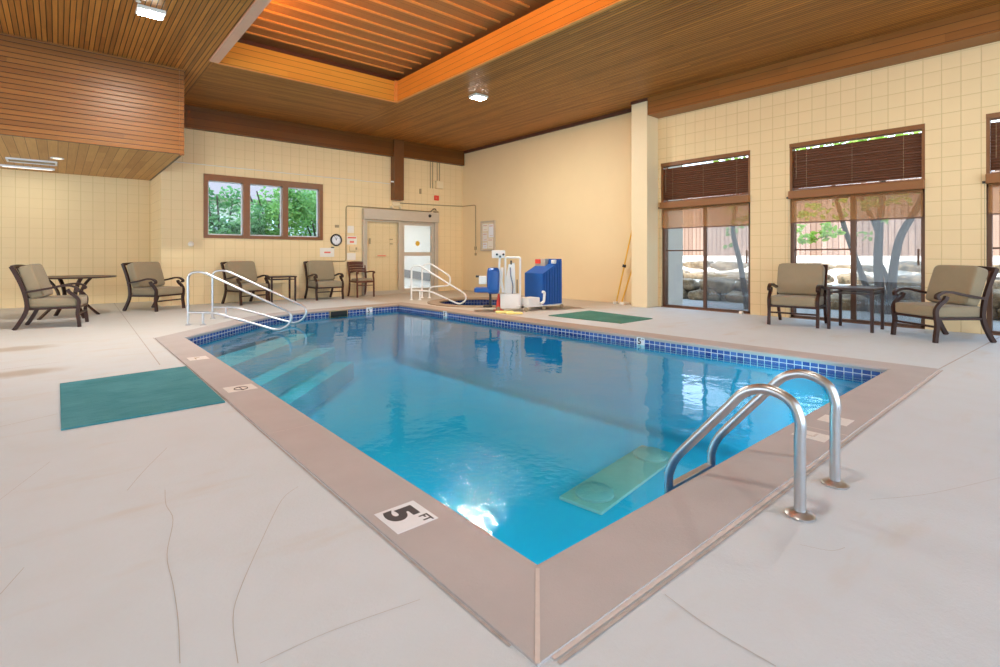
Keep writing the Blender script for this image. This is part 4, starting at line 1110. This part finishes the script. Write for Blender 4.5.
for k in range(11): MB().box(.03,.13,-12.5+k*2.8,-12.4+k*2.8,-.3,2.25).build('post', M['bark'], fe)

def rock_mesh(sd, sx, sy, sz):
    bm = bmesh.new(); bmesh.ops.create_icosphere(bm, subdivisions=3, radius=1); rn = random.Random(sd); off = Vector((rn.random()*50, rn.random()*50, 0))
    for v in bm.verts:
        c = v.co.normalized(); q = Vector([math.copysign(abs(t)**.55, t) for t in c])
        q *= 1+.22*noise.noise(c*1.7+off)+.09*noise.noise(c*5+off)
        v.co = Vector((q.x*sx, q.y*sy, q.z*sz))
    me = bpy.data.meshes.new('boulder'); bm.to_mesh(me); bm.free(); me.materials.append(M['rock'])
    for p in me.polygons: p.use_smooth = True
    return me
rocks = [rock_mesh(k, .34, .42+.1*(k % 3), .19) for k in range(5)]
rn = random.Random(3); k = 0
for row, (X, z) in enumerate(((12.55,.08),(12.75,.34),(13.75,.50),(14.3,.74))):
    y = -3.2+.3*row
    while y < 9.6:
        o = bpy.data.objects.new('boulder', rocks[k % 5]); C.objects.link(o)
        o.location = (X+rn.uniform(-.08,.08), y, z+rn.uniform(-.03,.03)); o.rotation_euler = (rn.uniform(-.08,.08), rn.uniform(-.08,.08), rn.uniform(-.2,.2)+PI*(k % 2))
        s_ = rn.uniform(.82,1.0); o.scale = (s_, s_*1.05, s_)
        tag(o, 'rough tan boulder in the stacked stone bank outside the windows', 'rock', 'boulders of the stone bank'); k += 1
        y += rn.uniform(.82,1.12)

def leaves(m, cen, rad, n, size, rn):
    for _ in range(n):
        while True:
            q = Vector((rn.uniform(-1,1), rn.uniform(-1,1), rn.uniform(-1,1)))
            if q.length < 1: break
        p = Vector(cen) + Vector((q.x*rad[0], q.y*rad[1], q.z*rad[2]))
        a = Vector((rn.gauss(0,1), rn.gauss(0,1), rn.gauss(0,.6))).normalized(); b = a.orthogonal().normalized()
        b = Matrix.Rotation(rn.uniform(0, 6.28), 3, a) @ b; c = a.cross(b); s = size*rn.uniform(.6,1.25)
        m.add([p-a*s*.5, p-a*s*.1+b*s*.32+c*s*.05, p+a*s*.3+b*s*.22, p+a*s*.55, p+a*s*.3-b*s*.22, p-a*s*.1-b*s*.32+c*s*.05], [(0,1,2,3),(0,3,4,5)])
# tree outside the middle window
Xt = 12.15; P_ = lambda px, py, X=Xt: plane_pt(px, py, 'x', X)
base = P_(884, 312); base.z = -.05
tr = thing('garden_tree', tuple(base), 'grey multi-stemmed tree outside the middle tall window', 'tree')
def stem(o, pts, r0, r1, name='trunk'):
    b = Vector(o.location); q = spline([Vector(p)-b for p in pts], 6); n = len(q)
    MB().tube(q, [r0+(r1-r0)*i/(n-1) for i in range(n)], 10).build(name, M['bark'], o, True)
b0 = base
stem(tr, [b0+Vector((0,.12,0)), P_(867,288), P_(857,262), P_(847,235), P_(838,205), P_(830,170)], .065, .035)
stem(tr, [b0, P_(880,290), P_(878,262), P_(879,235), P_(880,218), P_(883,190), P_(880,160)], .095, .05)
stem(tr, [P_(879,236), P_(872,218), P_(864,203), P_(858,185)], .05, .03, 'branch')
stem(tr, [b0+Vector((0,-.12,0)), P_(892,290), P_(894,265), P_(900,238), P_(911,218), P_(922,198), P_(935,165)], .085, .05)
stem(tr, [P_(889,290), P_(886,275), P_(880,262)], .05, .03, 'branch')
stem(tr, [P_(843,226), P_(834,234,Xt-.3), P_(820,238,Xt-.5), P_(806,242,Xt-.6)], .012, .005, 'branch')
rn = random.Random(11); m = MB()
for px, py, X, r, n in ((806,240,Xt-.6,.16,18),(818,236,Xt-.5,.20,34),(831,233,Xt-.4,.20,34),(826,226,Xt-.3,.14,14),(800,229,Xt-.2,.18,16),(862,236,Xt-.3,.2,16),(810,212,Xt,.35,30),(835,208,Xt,.4,30),(880,200,Xt,.4,26),(905,195,Xt,.4,26),(870,205,Xt-.3,.25,14),(885,222,Xt-.2,.1,4)):
    c = P_(px, py, X); leaves(m, c-b0, (r, r, r*.55), n, .13, rn)
for px, py, r, n in ((840,150,.9,240),(890,140,1.0,240),(930,150,.8,160)):
    leaves(m, P_(px, py)-b0, (r, r, r*.5), n, .15, rn)
m.build('foliage', M['leaf_lime'], tr, fix=False)
# slender tree outside the first window
X2 = 11.0; base = P_(747, 313, X2); base.z = -.05
t2 = thing('young_tree', tuple(base), 'slender leaning tree outside the window nearest the pillar', 'tree')
stem(t2, [base, P_(746,298,X2), P_(743,280,X2), P_(739,258,X2), P_(734,238,X2), P_(733,222,X2), P_(737,200,X2), P_(740,165,X2)], .065, .035)
m = MB(); rn = random.Random(5)
for px, py, r, n in ((730,232,.14,12),(739,222,.2,26),(744,216,.15,14),(728,246,.1,6),(733,212,.25,18),(720,206,.2,10)):
    leaves(m, P_(px, py, X2)-base, (r, r, r*.7), n, .10, rn)
for px, py, r, n in ((735,165,.7,160),(760,150,.7,120)):
    leaves(m, P_(px, py, X2)-base, (r, r, r*.6), n, .12, rn)
m.build('foliage', M['leaf_lime'], t2, fix=False)

# ------------------------------------------------------------------ outside, behind the far window
struct(MB().box(-12,40,YR+T,60,-.3,-.1).build('ground_lawn', M['lawn']), 'green lawn behind the far window', 'ground')
hs = thing('house', (9.5, 31, -.1), 'white house with mauve shingle roof behind the trees', 'building')
MB().box(-8,9,0,8,0,4.6).build('wall', M['house_wall'], hs)
MB().prism([(-.6,4.3),(5,10.2),(10.6,4.3)], 'x', -12, 11).build('roof', M['roof_tile'], hs)
for x in (-5.5,-3,0.4,1.9,4.2,6.6):
    wf = MB().box(x-.55,x+.55,-.06,.02,1.5,3.3).build('window', M['sticker'], hs)
    MB().box(x-.45,x+.45,-.075,-.055,1.6,3.2).build('pane', M['hall_grey'], wf)
rn = random.Random(21)
def bush_tree(x, y, z0, h, r, label, mat, n, sz=.2):
    o = thing('leafy_tree', (x, y, -.1), label, 'tree')
    for q in range(4):
        a = rn.uniform(0, 6.28)
        MB().tube(spline([(0,0,0),(.06*math.cos(a),.06*math.sin(a),z0*.7),(.35*r*math.cos(a),.35*r*math.sin(a),z0+h*.35),(.75*r*math.cos(a),.75*r*math.sin(a),z0+h*.8)], 5), [.07-.0034*i for i in range(16)], 8).build('trunk' if q == 0 else 'branch', M['bark'], o, True)
    m = MB()
    for q in range(16):
        c = (rn.uniform(-.8,.8)*r, rn.uniform(-.7,.7)*r, z0+h*rn.uniform(.1,.95))
        leaves(m, c, (r*.42, r*.42, h*.2), n//16, sz, rn)
    m.build('foliage', M[mat], o, fix=False)
bush_tree(4.05, 18.5, .9, 2.7, 1.25, 'dense blue-green tree behind the first pane of the picture window', 'leaf_dark', 4600, .14)
bush_tree(5.65, 18.2, .9, 3.0, 1.15, 'loose green tree with dark branches behind the middle pane of the picture window', 'leaf', 2900, .14)
bush_tree(7.35, 18.6, 1.0, 2.5, 1.0, 'bright green tree behind the third pane of the picture window', 'leaf', 2900, .13)
bush_tree(7.6, 17.6, .3, 1.6, .9, 'low dark shrub behind the lower part of the third pane', 'leaf_dark', 2200, .12)

# ------------------------------------------------------------------ light
wd = bpy.data.worlds.new('world'); bpy.context.scene.world = wd; wd.use_nodes = True
nt = wd.node_tree; bg = nt.nodes['Background']
tc = nt.nodes.new('ShaderNodeTexCoord'); sx_ = nt.nodes.new('ShaderNodeSeparateXYZ'); nt.links.new(tc.outputs['Generated'], sx_.inputs[0])
rp = nt.nodes.new('ShaderNodeValToRGB'); nt.links.new(sx_.outputs[2], rp.inputs[0])
rp.color_ramp.elements[0].color = (.76, .89, 1, 1); rp.color_ramp.elements[1].color = (.46, .68, 1, 1); rp.color_ramp.elements[1].position = .7
nt.links.new(rp.outputs[0], bg.inputs[0]); bg.inputs[1].default_value = SKY_S if 'SKY_S' in globals() else 5.0
sd = bpy.data.lights.new('sun', 'SUN'); sd.energy = 9; sd.angle = R(.6); sd.color = (1, .95, .86)
so_ = bpy.data.objects.new('sun', sd); C.objects.link(so_); so_.rotation_euler = Vector((.62, -.22, -.95)).to_track_quat('-Z', 'Y').to_euler()
def portal(loc, rot, sx, sy):
    d = bpy.data.lights.new('window_portal', 'AREA'); d.shape = 'RECTANGLE'; d.size = sx; d.size_y = sy; d.cycles.is_portal = True
    o = bpy.data.objects.new('window_portal', d); C.objects.link(o); o.location = loc; o.rotation_euler = rot
portal((2, YB-.3, 1.95), (PI/2, 0, 0), 15, 3.9)
portal((XL-.3, 8.25, 1.37), (0, -PI/2, 0), 2.75, 10.5)
for y0, y1 in WB: portal((XR+.5, (y0+y1)/2, 1.5), (0, PI/2, 0), 3.1, 1.9)
portal(((WX0+WX1)/2, YF+.4, 2.2), (-PI/2, 0, 0), 2.8, 1.5)
# unseen orange lamps added inside the light well to make its wood glow
for n_, loc, rot, sx, sy, e in (('added_well_lamp', (3.8, SKY0+.06, ZC+.10), (R(-115), 0, 0), 3.2, .12, 300),
                                ('added_well_lamp', (SKX0+.06, 5.4, ZC+.10), (0, R(-120), 0), .12, 6, 150)):
    d_ = bpy.data.lights.new(n_, 'AREA'); d_.shape = 'RECTANGLE'; d_.size = sx; d_.size_y = sy; d_.energy = e; d_.color = (1, .43, .075)
    o = bpy.data.objects.new(n_, d_); C.objects.link(o); o.location = loc; o.rotation_euler = rot

# ------------------------------------------------------------------ camera
cam = bpy.data.cameras.new('camera'); cam.sensor_width = 36; cam.lens = 36*512/1000; cam.shift_y = -78/1000; cam.clip_start = .02
co = bpy.data.objects.new('camera', cam); C.objects.link(co); co.location = (0, 0, 1.1); co.rotation_euler = (PI/2, 0, math.atan((58-500)/512.))
sc = bpy.context.scene; sc.camera = co
sc.view_settings.view_transform = 'Standard'; sc.view_settings.look = 'None'; sc.view_settings.gamma = 1; sc.view_settings.use_curve_mapping = False
sc.view_settings.exposure = 0.0
sc.cycles.max_bounces = 10; sc.cycles.diffuse_bounces = 5; sc.cycles.glossy_bounces = 4; sc.cycles.transparent_max_bounces = 16; sc.cycles.transmission_bounces = 4
sc.cycles.use_denoising = True; sc.cycles.sample_clamp_indirect = 6; sc.cycles.caustics_reflective = False; sc.cycles.caustics_refractive = False
